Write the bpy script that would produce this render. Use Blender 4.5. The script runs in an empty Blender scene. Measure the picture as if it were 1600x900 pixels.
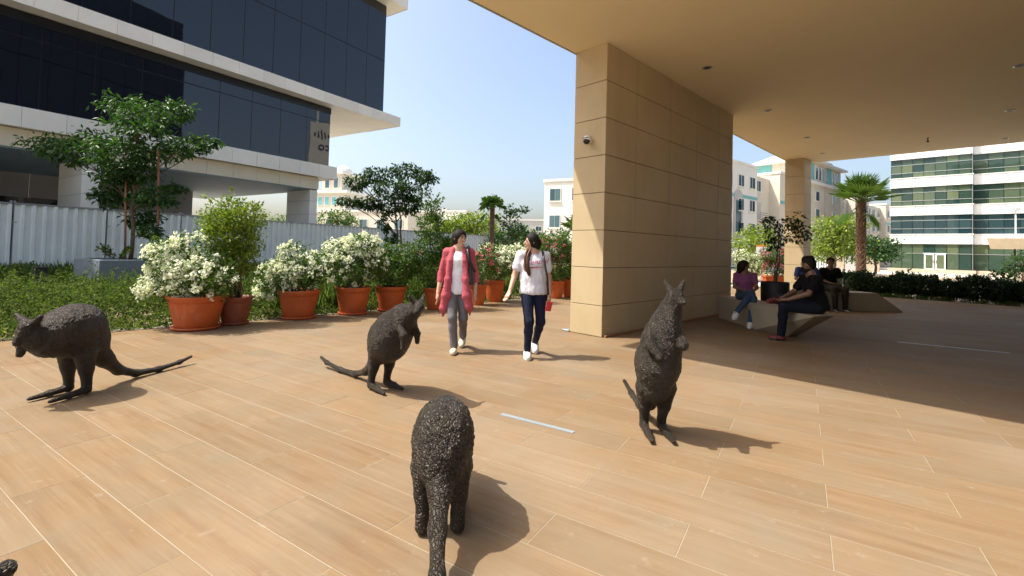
import bpy, bmesh, math, random
import numpy as np
from mathutils import Matrix, Vector, noise as mnoise
R_ = math.radians
random.seed(7)
RNG = np.random.default_rng(11)
SC = bpy.context.scene
COL = SC.collection

# ---------------------------------------------------------------- camera
F_PX, CY_PX, PITCH, ROLL, EYE = 723.3, 370.5, 0.02811, 0.02642, 1.35
_cp, _sp = math.cos(PITCH), math.sin(PITCH)
_f = Vector((0, _cp, _sp)); _u0 = Vector((0, -_sp, _cp)); _r0 = Vector((1, 0, 0))
_r = math.cos(ROLL) * _r0 + math.sin(ROLL) * _u0
_u = -math.sin(ROLL) * _r0 + math.cos(ROLL) * _u0
camd = bpy.data.cameras.new('camera'); cam = bpy.data.objects.new('camera', camd); COL.objects.link(cam)
cam.matrix_world = Matrix(((_r.x, _u.x, -_f.x, 0), (_r.y, _u.y, -_f.y, 0), (_r.z, _u.z, -_f.z, EYE), (0, 0, 0, 1)))
camd.sensor_width = 36; camd.lens = F_PX / 1600 * 36; camd.shift_y = -(450 - CY_PX) / 1600
camd.clip_start = 0.05; camd.clip_end = 3000
SC.camera = cam

# ---------------------------------------------------------------- light
SUN_EL, SUN_ROT = 58.5, -90.0          # sun stands to the west of the view (image left)
world = bpy.data.worlds.new('World'); SC.world = world; world.use_nodes = True
wn = world.node_tree; wn.nodes.clear()
sky = wn.nodes.new('ShaderNodeTexSky'); sky.sky_type = 'NISHITA'; sky.sun_disc = False
sky.sun_elevation = R_(SUN_EL); sky.sun_rotation = R_(SUN_ROT)
sky.air_density = 1.0; sky.dust_density = 4.6; sky.ozone_density = 0.35
bg = wn.nodes.new('ShaderNodeBackground'); bg.inputs['Strength'].default_value = 0.15
wo = wn.nodes.new('ShaderNodeOutputWorld')
wn.links.new(sky.outputs[0], bg.inputs[0]); wn.links.new(bg.outputs[0], wo.inputs[0])
sund = bpy.data.lights.new('sun', 'SUN'); sun = bpy.data.objects.new('sun', sund); COL.objects.link(sun)
sund.energy = 3.6; sund.angle = R_(0.53); sund.color = (1.0, 0.965, 0.89)
_sd = Vector((math.cos(R_(SUN_EL)), 0.0, -math.sin(R_(SUN_EL))))
sun.rotation_euler = _sd.to_track_quat('-Z', 'Y').to_euler()
sun.location = (-20, 0, 30)
vs = SC.view_settings; vs.view_transform = 'Standard'; vs.look = 'None'; vs.exposure = 0.93; vs.gamma = 1.0
SC.render.engine = 'CYCLES'
SC.cycles.max_bounces = 8; SC.cycles.diffuse_bounces = 4; SC.cycles.transparent_max_bounces = 8
SC.cycles.use_denoising = True

# ---------------------------------------------------------------- frames of the place
PHI = 0.7977; PA = 0.5624
UU = np.array([math.sin(PHI), math.cos(PHI), 0]); RR = np.array([math.cos(PHI), -math.sin(PHI), 0])
AA = np.array([math.sin(PA), math.cos(PA), 0]); BB = np.array([math.cos(PA), -math.sin(PA), 0])
ORG = np.array([1.017, 7.843, 0.0])           # corner of the big pillar, origin of the covered walk's frame
def PU(r, u, z=0): return ORG + RR * r + UU * u + np.array([0, 0, z])
def FB(b, a, z=0): return BB * b + AA * a + np.array([0, 0, z])
def pt(px, py, Y):
    "point of the place seen in direction (px, py) at depth Y"
    d = _f + _r * ((px - 800) / F_PX) + _u * ((CY_PX - py) / F_PX)
    t = Y / d.y
    return np.array([d.x * t, Y, EYE + d.z * t])

# ---------------------------------------------------------------- helpers: objects
def tag(o, label=None, cat=None, group=None, kind=None):
    if label: o['label'] = label
    if cat: o['category'] = cat
    if group: o['group'] = group
    if kind: o['kind'] = kind
    return o
def link(name, data, parent=None, loc=None, rz=None):
    o = bpy.data.objects.new(name, data); COL.objects.link(o)
    if parent is not None: o.parent = parent
    if loc is not None: o.location = tuple(loc)
    if rz is not None: o.rotation_euler = (0, 0, rz)
    return o
def thing(name, label, cat, loc=(0, 0, 0), rz=0, group=None, kind=None):
    o = link(name, None, None, loc, rz); o.empty_display_size = 0.1
    return tag(o, label, cat, group, kind)
def mesh_np(name, V, Fq, mat=None, smooth=False, attrs=None, mats=None, midx=None):
    V = np.asarray(V, dtype=np.float32); me = bpy.data.meshes.new(name)
    if isinstance(Fq, np.ndarray):
        n = Fq.shape[1]; nf = len(Fq)
        me.vertices.add(len(V)); me.vertices.foreach_set('co', V.ravel())
        me.loops.add(nf * n); me.loops.foreach_set('vertex_index', Fq.astype(np.int32).ravel())
        me.polygons.add(nf); me.polygons.foreach_set('loop_start', np.arange(0, nf * n, n, dtype=np.int32))
        try: me.polygons.foreach_set('loop_total', np.full(nf, n, dtype=np.int32))
        except Exception: pass
        me.update(calc_edges=True)
    else:
        me.from_pydata([tuple(map(float, v)) for v in V], [], Fq); me.update()
    if mats:
        for m in mats: me.materials.append(m)
        if midx is not None: me.polygons.foreach_set('material_index', np.asarray(midx, dtype=np.int32))
    elif mat: me.materials.append(mat)
    if smooth: me.polygons.foreach_set('use_smooth', np.ones(len(me.polygons), dtype=bool))
    if attrs:
        for k, v in attrs.items():
            a = me.attributes.new(k, 'FLOAT', 'POINT'); a.data.foreach_set('value', np.asarray(v, dtype=np.float32))
    return me
def mobj(name, V, Fq, mat, parent=None, smooth=False, **kw):
    return link(name, mesh_np(name, V, Fq, mat, smooth, kw.get('attrs'), kw.get('mats'), kw.get('midx')), parent, kw.get('loc'), kw.get('rz'))
_boxc = {}
def box_mesh(sx, sy, sz, mat, bev=0.0):
    key = (round(sx, 4), round(sy, 4), round(sz, 4), mat.name, bev)
    if key in _boxc: return _boxc[key]
    bm = bmesh.new(); bmesh.ops.create_cube(bm, size=1.0)
    for v in bm.verts: v.co = Vector((v.co.x * sx, v.co.y * sy, v.co.z * sz))
    if bev > 0: bmesh.ops.bevel(bm, geom=bm.edges[:], offset=bev, segments=1, affect='EDGES', profile=0.5)
    me = bpy.data.meshes.new('box'); bm.to_mesh(me); bm.free(); me.materials.append(mat)
    _boxc[key] = me; return me
def box(name, x0, x1, y0, y1, z0, z1, mat, parent=None, bev=0.0):
    return link(name, box_mesh(x1 - x0, y1 - y0, z1 - z0, mat, bev), parent, ((x0 + x1) / 2, (y0 + y1) / 2, (z0 + z1) / 2))
def prism(name, poly, z0, z1, mat, parent=None, top=None):
    "poly: ccw plan outline; top: optional other outline at z1"
    n = len(poly); tp = top or poly
    V = [(p[0], p[1], z0) for p in poly] + [(p[0], p[1], z1) for p in tp]
    Fc = [tuple(range(n - 1, -1, -1)), tuple(range(n, 2 * n))] + [(i, (i + 1) % n, n + (i + 1) % n, n + i) for i in range(n)]
    return mobj(name, V, Fc, mat, parent)
def tube_np(pts, rad, seg=8, cap=True):
    P = np.asarray(pts, float); n = len(P); rad = np.broadcast_to(np.asarray(rad, float), (n,))
    T = np.gradient(P, axis=0); T /= np.linalg.norm(T, axis=1)[:, None] + 1e-9
    ref = np.array([0, 0, 1.0]) if abs(T[0][2]) < 0.9 else np.array([1.0, 0, 0])
    V = []
    n0 = np.cross(T[0], ref); n0 /= np.linalg.norm(n0)
    for i in range(n):
        n0 = n0 - T[i] * (n0 @ T[i]); n0 /= np.linalg.norm(n0) + 1e-9
        b0 = np.cross(T[i], n0)
        a = np.arange(seg) / seg * 2 * np.pi
        V.append(P[i] + rad[i] * (np.cos(a)[:, None] * n0 + np.sin(a)[:, None] * b0))
    V = np.concatenate(V); Fc = []
    for i in range(n - 1):
        for j in range(seg):
            Fc.append((i * seg + j, i * seg + (j + 1) % seg, (i + 1) * seg + (j + 1) % seg, (i + 1) * seg + j))
    if cap: Fc += [tuple(range(seg - 1, -1, -1)), tuple(range((n - 1) * seg, n * seg))]
    return V, Fc
def tube(name, pts, rad, mat, parent=None, seg=8):
    V, Fc = tube_np(pts, rad, seg); return mobj(name, V, Fc, mat, parent, True)
def merge(parts):
    V = []; Fc = []; o = 0
    for v, f in parts:
        V.append(np.asarray(v, float)); Fc += [tuple(i + o for i in q) for q in f]; o += len(v)
    return np.concatenate(V), Fc
def lathe_np(prof, seg=36):
    V = []; n = len(prof)
    for r, z in prof:
        for j in range(seg):
            a = 2 * math.pi * j / seg; V.append((r * math.cos(a), r * math.sin(a), z))
    Fc = [(i * seg + j, i * seg + (j + 1) % seg, (i + 1) * seg + (j + 1) % seg, (i + 1) * seg + j) for i in range(n - 1) for j in range(seg)]
    return np.array(V), Fc
def lathe(name, prof, mat, parent=None, seg=36, loc=None):
    V, Fc = lathe_np(prof, seg); return mobj(name, V, Fc, mat, parent, True, loc=loc)

# ---------------------------------------------------------------- helpers: materials
MATS = {}
class NT:
    def __init__(s, name):
        s.m = bpy.data.materials.new(name); s.m.use_nodes = True; s.t = s.m.node_tree; s.t.nodes.clear()
        s.out = s.n('ShaderNodeOutputMaterial'); s.b = s.n('ShaderNodeBsdfPrincipled'); s.l(s.b.outputs[0], s.out.inputs['Surface'])
        MATS[name] = s.m
    def n(s, t, **kw):
        x = s.t.nodes.new(t)
        for k, v in kw.items():
            if k in x.inputs.keys(): x.inputs[k].default_value = v
            else: setattr(x, k, v)
        return x
    def l(s, a, b): s.t.links.new(a, b)
    def noise(s, scale, detail=4, rough=0.55, vec=None, sc=None):
        x = s.n('ShaderNodeTexNoise'); x.inputs['Scale'].default_value = scale; x.inputs['Detail'].default_value = detail; x.inputs['Roughness'].default_value = rough
        if vec is not None:
            if sc:
                mp = s.n('ShaderNodeMapping'); mp.inputs['Scale'].default_value = sc; s.l(vec, mp.inputs[0]); vec = mp.outputs[0]
            s.l(vec, x.inputs['Vector'])
        return x.outputs['Fac']
    def obj(s): return s.n('ShaderNodeTexCoord').outputs['Object']
    def pos(s): return s.n('ShaderNodeNewGeometry').outputs['Position']
    def ramp(s, fac, stops):
        r = s.n('ShaderNodeValToRGB'); e = r.color_ramp.elements
        while len(e) < len(stops): e.new(0.5)
        for q, (p, c) in zip(e, stops): q.position = p; q.color = (*c, 1) if len(c) == 3 else c
        s.l(fac, r.inputs[0]); return r.outputs[0]
    def mix(s, fac, a, b, mode='MIX'):
        x = s.n('ShaderNodeMix'); x.data_type = 'RGBA'; x.blend_type = mode
        for i, v in ((0, fac), (6, a), (7, b)):
            if hasattr(v, 'links') or hasattr(v, 'is_linked'): s.l(v, x.inputs[i])
            elif i == 0: x.inputs[0].default_value = v
            else: x.inputs[i].default_value = (*v, 1)
        return x.outputs[2]
    def math(s, op, a, b=None):
        x = s.n('ShaderNodeMath'); x.operation = op
        for i, v in enumerate((a, b)):
            if v is None: continue
            if hasattr(v, 'is_linked'): s.l(v, x.inputs[i])
            else: x.inputs[i].default_value = v
        return x.outputs[0]
    def bump(s, h, strength=0.3, dist=0.01):
        x = s.n('ShaderNodeBump'); x.inputs['Strength'].default_value = strength; x.inputs['Distance'].default_value = dist
        s.l(h, x.inputs['Height']); s.l(x.outputs[0], s.b.inputs['Normal'])
    def set(s, **kw):
        for k, v in kw.items():
            k = k.replace('_', ' ')
            if k in ('Base Color',) and not hasattr(v, 'is_linked'): v = (*v, 1)
            if hasattr(v, 'is_linked'): s.l(v, s.b.inputs[k])
            else: s.b.inputs[k].default_value = v
        return s
def rnd_out(s): return s.n('ShaderNodeObjectInfo').outputs['Random']
def plain(name, col, rough=0.6, var=0.08, nscale=6.0, bump=0.0, bscale=60.0, metallic=0.0, objvar=0.0, spec=None):
    s = NT(name); f = s.noise(nscale, 5, 0.6, s.pos())
    lo = tuple(max(0, c * (1 - var)) for c in col); hi = tuple(min(1, c * (1 + var)) for c in col)
    c = s.ramp(f, [(0.3, lo), (0.7, hi)])
    if objvar:
        k = s.math('MULTIPLY_ADD', rnd_out(s), 2 * objvar); s.t.nodes[-1].inputs[2].default_value = 1 - objvar
        x = s.n('ShaderNodeVectorMath'); x.operation = 'SCALE'; s.l(c, x.inputs[0]); s.l(k, x.inputs['Scale']); c = x.outputs[0]
    s.set(Base_Color=c, Roughness=rough, Metallic=metallic)
    if spec is not None: s.b.inputs['Specular IOR Level'].default_value = spec
    if bump: s.bump(s.noise(bscale, 4, 0.6, s.pos()), bump, 0.004)
    return s.m
def leafmat(name, stops, rough=0.45, trans=0.35, spec=0.3):
    s = NT(name); a = s.n('ShaderNodeAttribute'); a.attribute_name = 'rnd'
    c = s.ramp(a.outputs['Fac'], stops); s.set(Base_Color=c, Roughness=rough); s.b.inputs['Specular IOR Level'].default_value = spec
    tr = s.n('ShaderNodeBsdfTranslucent'); br = s.mix(1.0, c, (1.0, 1.15, 0.45), 'MULTIPLY'); s.l(br, tr.inputs[0])
    mx = s.n('ShaderNodeMixShader'); mx.inputs[0].default_value = trans
    s.l(s.b.outputs[0], mx.inputs[1]); s.l(tr.outputs[0], mx.inputs[2]); s.l(mx.outputs[0], s.out.inputs['Surface'])
    return s.m

def make_materials():
    # wood-look porcelain plank
    s = NT('plank'); p = s.pos(); mp = s.n('ShaderNodeMapping'); mp.vector_type = 'TEXTURE'; mp.inputs['Rotation'].default_value = (0, 0, -PA); s.l(p, mp.inputs[0])
    at = s.n('ShaderNodeAttribute'); at.attribute_name = 'rnd'
    rv = s.math('ADD', rnd_out(s), at.outputs['Fac'])
    cb = s.n('ShaderNodeCombineXYZ'); s.l(s.math('MULTIPLY', rv, 37.0), cb.inputs[0]); s.l(s.math('MULTIPLY', rv, 91.0), cb.inputs[1])
    va = s.n('ShaderNodeVectorMath'); va.operation = 'ADD'; s.l(mp.outputs[0], va.inputs[0]); s.l(cb.outputs[0], va.inputs[1]); v = va.outputs[0]
    g1 = s.noise(1.0, 6, 0.62, v, (1.1, 16, 1)); g2 = s.noise(1.0, 5, 0.7, v, (2.6, 150, 1)); g3 = s.noise(1.0, 4, 0.65, v, (1.3, 58, 1)); cl = s.noise(1.6, 4, 0.6, v); dirt = s.noise(0.5, 5, 0.6, p)
    base = s.ramp(g1, [(0.28, (0.172, 0.108, 0.060)), (0.5, (0.212, 0.142, 0.080)), (0.75, (0.240, 0.169, 0.102))])
    grey = s.mix(s.ramp(cl, [(0.42, (0, 0, 0)), (0.68, (0.75, 0.75, 0.75))]), base, (0.185, 0.150, 0.100))
    warm = s.mix(s.math('MULTIPLY', rv, 0.35), grey, (0.205, 0.127, 0.062))
    wh = s.mix(s.ramp(g2, [(0.60, (0, 0, 0)), (0.74, (0.55, 0.55, 0.55))]), warm, (0.34, 0.285, 0.205))
    wh = s.mix(s.ramp(g3, [(0.56, (0, 0, 0)), (0.72, (0.35, 0.35, 0.35))]), wh, (0.27, 0.215, 0.145))
    wh = s.mix(s.ramp(g3, [(0.30, (0.28, 0.28, 0.28)), (0.45, (0, 0, 0))]), wh, (0.145, 0.094, 0.050))
    dk = s.mix(s.ramp(g2, [(0.28, (0.32, 0.32, 0.32)), (0.42, (0, 0, 0))]), wh, (0.115, 0.076, 0.043))
    fin = s.mix(s.ramp(dirt, [(0.45, (0, 0, 0)), (0.68, (0.36, 0.36, 0.36))]), dk, (0.275, 0.235, 0.18))
    vs_ = s.n('ShaderNodeVectorMath'); vs_.operation = 'SCALE'; s.l(fin, vs_.inputs[0]); kk = s.math('FRACT', s.math('MULTIPLY', rv, 17.3)); s.l(s.math('ADD', s.math('MULTIPLY', kk, 0.13), 0.945), vs_.inputs['Scale']); fin = vs_.outputs[0]
    spot = s.ramp(s.noise(9.0, 6, 0.7, p), [(0.60, (0, 0, 0)), (0.72, (0.45, 0.45, 0.45))]); fin = s.mix(spot, fin, (0.30, 0.25, 0.185))
    s.set(Base_Color=fin, Roughness=s.ramp(g1, [(0.3, (0.42,) * 3), (0.7, (0.58,) * 3)])); s.bump(g2, 0.12, 0.002); s.b.inputs['Specular IOR Level'].default_value = 0.02
    plain('grout', (0.285, 0.24, 0.17), 0.85, 0.1, 9)
    plain('concrete_kerb', (0.24, 0.20, 0.15), 0.85, 0.15, 14, 0.3)
    # stone panels
    s = NT('stone_panel'); p = s.pos(); f = s.noise(1.1, 6, 0.6, p); st = s.noise(1.0, 5, 0.65, p, (5, 5, 0.7)); rv = rnd_out(s)
    c = s.ramp(f, [(0.3, (0.44, 0.335, 0.185)), (0.7, (0.52, 0.41, 0.24))]); c = s.mix(s.math('MULTIPLY', rv, 0.5), c, (0.48, 0.365, 0.21))
    c = s.mix(s.ramp(st, [(0.5, (0, 0, 0)), (0.75, (0.3, 0.3, 0.3))]), c, (0.36, 0.25, 0.14))
    s.set(Base_Color=c, Roughness=0.62); s.bump(s.noise(90, 4, 0.6, p), 0.08, 0.003)
    plain('joint_dark', (0.10, 0.07, 0.045), 0.9, 0.1)
    plain('soffit', (0.80, 0.68, 0.44), 0.75, 0.035, 0.6, 0.04, 40)
    plain('trim_metal', (0.42, 0.42, 0.43), 0.4, 0.06, 10, metallic=0.7)
    plain('dark_metal', (0.035, 0.035, 0.04), 0.45, 0.1, 10, metallic=0.3)
    plain('black_rubber', (0.012, 0.012, 0.013), 0.5, 0.1, 10)
    plain('white_paint', (0.78, 0.77, 0.73), 0.5, 0.03, 3)
    plain('lens_white', (0.75, 0.74, 0.70), 0.25, 0.03, 3)
    # floor strip light (unlit frosted glass)
    plain('frosted_strip', (0.24, 0.28, 0.275), 0.3, 0.05, 30)
    # left building
    plain('grey_cladding', (0.76, 0.74, 0.66), 0.6, 0.05, 0.8, objvar=0.05)
    plain('cream_cladding', (0.66, 0.60, 0.47), 0.65, 0.05, 0.8)
    plain('blue_soffit', (0.20, 0.27, 0.31), 0.7, 0.05, 0.7)
    plain('grey_wall', (0.26, 0.25, 0.24), 0.7, 0.08, 0.7)
    s = NT('dark_glass'); s.set(Base_Color=(0.006, 0.008, 0.013), Roughness=0.015, IOR=1.62); s.bump(s.noise(0.35, 2, 0.5, s.pos()), 0.012, 0.5)
    plain('glass_core', (0.008, 0.009, 0.012), 0.8, 0.05)
    plain('mullion_dark', (0.015, 0.016, 0.02), 0.35, 0.05, metallic=0.4)
    # office on the right
    s = NT('green_glass'); rv = rnd_out(s); c = s.ramp(rv, [(0.0, (0.018, 0.045, 0.040)), (0.5, (0.060, 0.095, 0.062)), (1.0, (0.125, 0.155, 0.085))])
    s.set(Base_Color=c, Roughness=0.03, IOR=1.5); s.bump(s.noise(0.4, 2, 0.5, s.pos()), 0.02, 0.5)
    s = NT('teal_glass'); rv = rnd_out(s); c = s.ramp(rv, [(0.0, (0.015, 0.04, 0.05)), (1.0, (0.05, 0.09, 0.09))]); s.set(Base_Color=c, Roughness=0.03, IOR=1.5)
    plain('office_white', (0.80, 0.80, 0.77), 0.45, 0.02, 0.5)
    plain('office_base', (0.52, 0.43, 0.32), 0.8, 0.1, 3)
    plain('mullion_light', (0.55, 0.57, 0.56), 0.35, 0.04, metallic=0.5)
    # far houses
    plain('render_cream', (0.62, 0.57, 0.46), 0.85, 0.05, 0.4)
    plain('render_white', (0.72, 0.70, 0.63), 0.85, 0.04, 0.4)
    plain('render_grey', (0.45, 0.44, 0.41), 0.85, 0.05, 0.4)
    plain('teal_paint', (0.16, 0.42, 0.42), 0.6, 0.06, 1)
    plain('roof_tile', (0.52, 0.45, 0.34), 0.8, 0.1, 4)
    s = NT('house_glass'); rv = rnd_out(s); c = s.ramp(rv, [(0.0, (0.03, 0.06, 0.08)), (1.0, (0.10, 0.17, 0.19))]); s.set(Base_Color=c, Roughness=0.08, IOR=1.5)
    # fence
    plain('sheet_metal', (0.78, 0.81, 0.76), 0.5, 0.06, 1.2, metallic=0.0)
    plain('galvanised', (0.30, 0.31, 0.32), 0.45, 0.1, 8, metallic=0.6)
    plain('planter_grey', (0.19, 0.22, 0.25), 0.7, 0.12, 3, 0.15)
    plain('soil', (0.09, 0.06, 0.04), 0.95, 0.3, 20, 0.5)
    plain('sand_soil', (0.34, 0.25, 0.15), 0.95, 0.3, 5, 0.5)
    plain('ground_sand', (0.47, 0.41, 0.33), 0.9, 0.14, 0.12)
    plain('asphalt', (0.11, 0.11, 0.11), 0.9, 0.12, 2, 0.2)
    plain('paving_pale', (0.55, 0.49, 0.40), 0.85, 0.1, 1.2)
    plain('rubble_stone', (0.45, 0.36, 0.26), 0.85, 0.3, 2.5, 0.3)
    # pots
    for nm, col in (('terracotta', (0.46, 0.092, 0.018)), ('terracotta_brown', (0.24, 0.062, 0.026))):
        s = NT(nm); p = s.pos(); f = s.noise(5, 5, 0.6, p); c = s.ramp(f, [(0.3, tuple(v * 0.86 for v in col)), (0.7, tuple(v * 1.12 for v in col))])
        c = s.mix(s.ramp(s.noise(1.0, 6, 0.7, p, (9, 9, 3)), [(0.56, (0, 0, 0)), (0.74, (0.42, 0.42, 0.42))]), c, (0.44, 0.28, 0.19)); s.set(Base_Color=c, Roughness=0.6); s.bump(s.noise(30, 4, 0.6, p), 0.06, 0.003)
    plain('pot_black', (0.02, 0.02, 0.022), 0.55, 0.15, 6)
    plain('bench_concrete', (0.38, 0.32, 0.23), 0.75, 0.06, 2, 0.1)
    # bronze
    for bname, vsc, bst, fsc in (('bronze', 62, 0.9, 110), ('bronze_fine', 92, 0.85, 150)):
     s = NT(bname); p = s.obj(); vo = s.n('ShaderNodeTexVoronoi'); vo.feature = 'DISTANCE_TO_EDGE'; vo.inputs['Scale'].default_value = vsc
     dist = s.noise(14, 3, 0.6, p); vm = s.n('ShaderNodeVectorMath'); vm.operation = 'MULTIPLY_ADD'; s.l(p, vm.inputs[0]); vm.inputs[1].default_value = (1, 1, 1)
     cb = s.n('ShaderNodeCombineXYZ'); d2 = s.math('MULTIPLY', dist, 0.05)
     for i in range(3): s.l(d2, cb.inputs[i])
     s.l(cb.outputs[0], vm.inputs[2]); s.l(vm.outputs[0], vo.inputs['Vector'])
     edge = s.ramp(vo.outputs['Distance'], [(0.0, (0, 0, 0)), (0.22, (1, 1, 1))]); fine = s.noise(fsc, 5, 0.7, p)
     hsum = s.math('ADD', s.math('MULTIPLY', edge, 0.9), s.math('MULTIPLY', fine, 0.35))
     c = s.ramp(s.noise(6, 5, 0.65, p), [(0.3, (0.024, 0.019, 0.014)), (0.7, (0.064, 0.051, 0.038))])
     c = s.mix(s.ramp(fine, [(0.6, (0, 0, 0)), (0.8, (0.3, 0.3, 0.3))]), c, (0.10, 0.082, 0.062))
     s.set(Base_Color=c, Roughness=s.ramp(fine, [(0.3, (0.56,) * 3), (0.7, (0.40,) * 3)]), Metallic=0.5); s.bump(hsum, bst, 0.009)
    # bark
    plain('bark', (0.13, 0.09, 0.06), 0.9, 0.35, 14, 0.6, 40)
    plain('palm_bark', (0.17, 0.10, 0.06), 0.9, 0.35, 10, 0.5, 30)
    plain('stake_wood', (0.30, 0.13, 0.06), 0.75, 0.2, 8)
    leafmat('leaf_dark', [(0, (0.012, 0.030, 0.010)), (0.6, (0.030, 0.070, 0.018)), (1, (0.075, 0.14, 0.03))])
    leafmat('leaf_tree', [(0, (0.016, 0.042, 0.014)), (0.6, (0.045, 0.105, 0.024)), (1, (0.11, 0.20, 0.04))])
    leafmat('leaf_bush', [(0, (0.025, 0.06, 0.012)), (0.6, (0.075, 0.14, 0.025)), (1, (0.17, 0.25, 0.05))])
    leafmat('leaf_lime', [(0, (0.08, 0.13, 0.015)), (0.6, (0.20, 0.27, 0.035)), (1, (0.34, 0.40, 0.07))])
    leafmat('leaf_cover', [(0, (0.035, 0.062, 0.018)), (0.6, (0.095, 0.135, 0.032)), (1, (0.25, 0.28, 0.075))], 0.7, 0.4, 0.1)
    leafmat('grass_blade', [(0, (0.05, 0.09, 0.02)), (0.6, (0.12, 0.19, 0.04)), (0.9, (0.25, 0.26, 0.08)), (1, (0.42, 0.30, 0.09))])
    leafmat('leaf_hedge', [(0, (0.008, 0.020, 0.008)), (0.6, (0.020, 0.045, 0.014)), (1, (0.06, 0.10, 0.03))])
    leafmat('palm_leaf', [(0, (0.03, 0.07, 0.015)), (0.6, (0.08, 0.16, 0.03)), (1, (0.16, 0.24, 0.05))])
    leafmat('petal_white', [(0, (0.62, 0.64, 0.42)), (0.4, (0.80, 0.80, 0.66)), (1, (0.86, 0.85, 0.78))], 0.6, 0.25)
    leafmat('petal_pink', [(0, (0.50, 0.05, 0.12)), (0.6, (0.66, 0.10, 0.20)), (1, (0.75, 0.28, 0.36))], 0.6, 0.3)
    # people
    plain('skin', (0.50, 0.29, 0.19), 0.5, 0.06, 12)
    plain('skin_brown', (0.20, 0.105, 0.062), 0.5, 0.06, 12)
    s = NT('hair_black'); s.set(Base_Color=s.ramp(s.noise(1, 4, 0.6, s.obj(), (160, 160, 8)), [(0.3, (0.006, 0.005, 0.004)), (0.7, (0.018, 0.012, 0.009))]), Roughness=0.7); s.b.inputs['Specular IOR Level'].default_value = 0.25
    s = NT('hair_brown'); s.set(Base_Color=s.ramp(s.noise(1, 4, 0.6, s.obj(), (160, 160, 8)), [(0.3, (0.05, 0.022, 0.012)), (0.7, (0.17, 0.075, 0.035))]), Roughness=0.4)
    def cloth(name, col, var=0.08, fine=0.25):
        s = NT(name); p = s.obj(); f = s.noise(5, 4, 0.6, p); lo = tuple(c * (1 - var) for c in col); hi = tuple(min(1, c * (1 + var)) for c in col)
        s.set(Base_Color=s.ramp(f, [(0.3, lo), (0.7, hi)]), Roughness=0.85); s.b.inputs['Specular IOR Level'].default_value = 0.2
        s.b.inputs['Sheen Weight'].default_value = 0.02; s.bump(s.math('ADD', s.noise(14, 3, 0.6, p, (1, 1, 0.35)), s.math('MULTIPLY', s.noise(320, 2, 0.5, p), 0.15)), fine, 0.02)
    cloth('cloth_pink', (0.40, 0.080, 0.100)); cloth('cloth_white', (0.76, 0.75, 0.77), 0.03); cloth('cloth_grey', (0.145, 0.135, 0.14)); cloth('cloth_tee', (0.66, 0.64, 0.67), 0.04)
    cloth('cloth_navy', (0.010, 0.013, 0.032)); cloth('cloth_jeans', (0.045, 0.075, 0.125)); cloth('cloth_mauve', (0.24, 0.075, 0.165)); cloth('cloth_black', (0.004, 0.004, 0.005))
    cloth('cloth_darkjeans', (0.009, 0.012, 0.02)); cloth('cloth_khaki', (0.04, 0.03, 0.02)); cloth('cloth_blue', (0.04, 0.06, 0.18)); cloth('print_pink', (0.50, 0.10, 0.17))
    plain('shoe_white', (0.74, 0.72, 0.68), 0.5, 0.05, 10); plain('shoe_beige', (0.62, 0.53, 0.38), 0.5, 0.06, 10); plain('shoe_red', (0.16, 0.02, 0.02), 0.55, 0.1, 10)
    plain('leather_black', (0.012, 0.012, 0.014), 0.42, 0.1, 10); plain('phone_red', (0.50, 0.03, 0.04), 0.35, 0.05, 10); plain('eye_dark', (0.01, 0.008, 0.007), 0.2, 0.02); plain('lip', (0.36, 0.09, 0.08), 0.45, 0.05); plain('teeth', (0.8, 0.78, 0.74), 0.3, 0.02)
    plain('sign_white', (0.78, 0.78, 0.76), 0.5, 0.03); plain('sign_orange', (0.62, 0.25, 0.03), 0.5, 0.05); plain('sign_grey', (0.25, 0.25, 0.27), 0.5, 0.05); plain('sign_ink', (0.02, 0.025, 0.05), 0.5, 0.05)
make_materials()
M = MATS

# ================================================================ the setting: ground, plaza, garden bed
gnd = mobj('ground', [(-700, -400, -0.09), (900, -400, -0.09), (900, 1300, -0.09), (-700, 1300, -0.09)], [(0, 1, 2, 3)], M['ground_sand']); tag(gnd, 'pale sandy ground reaching to the horizon', None, None, 'structure')

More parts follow.
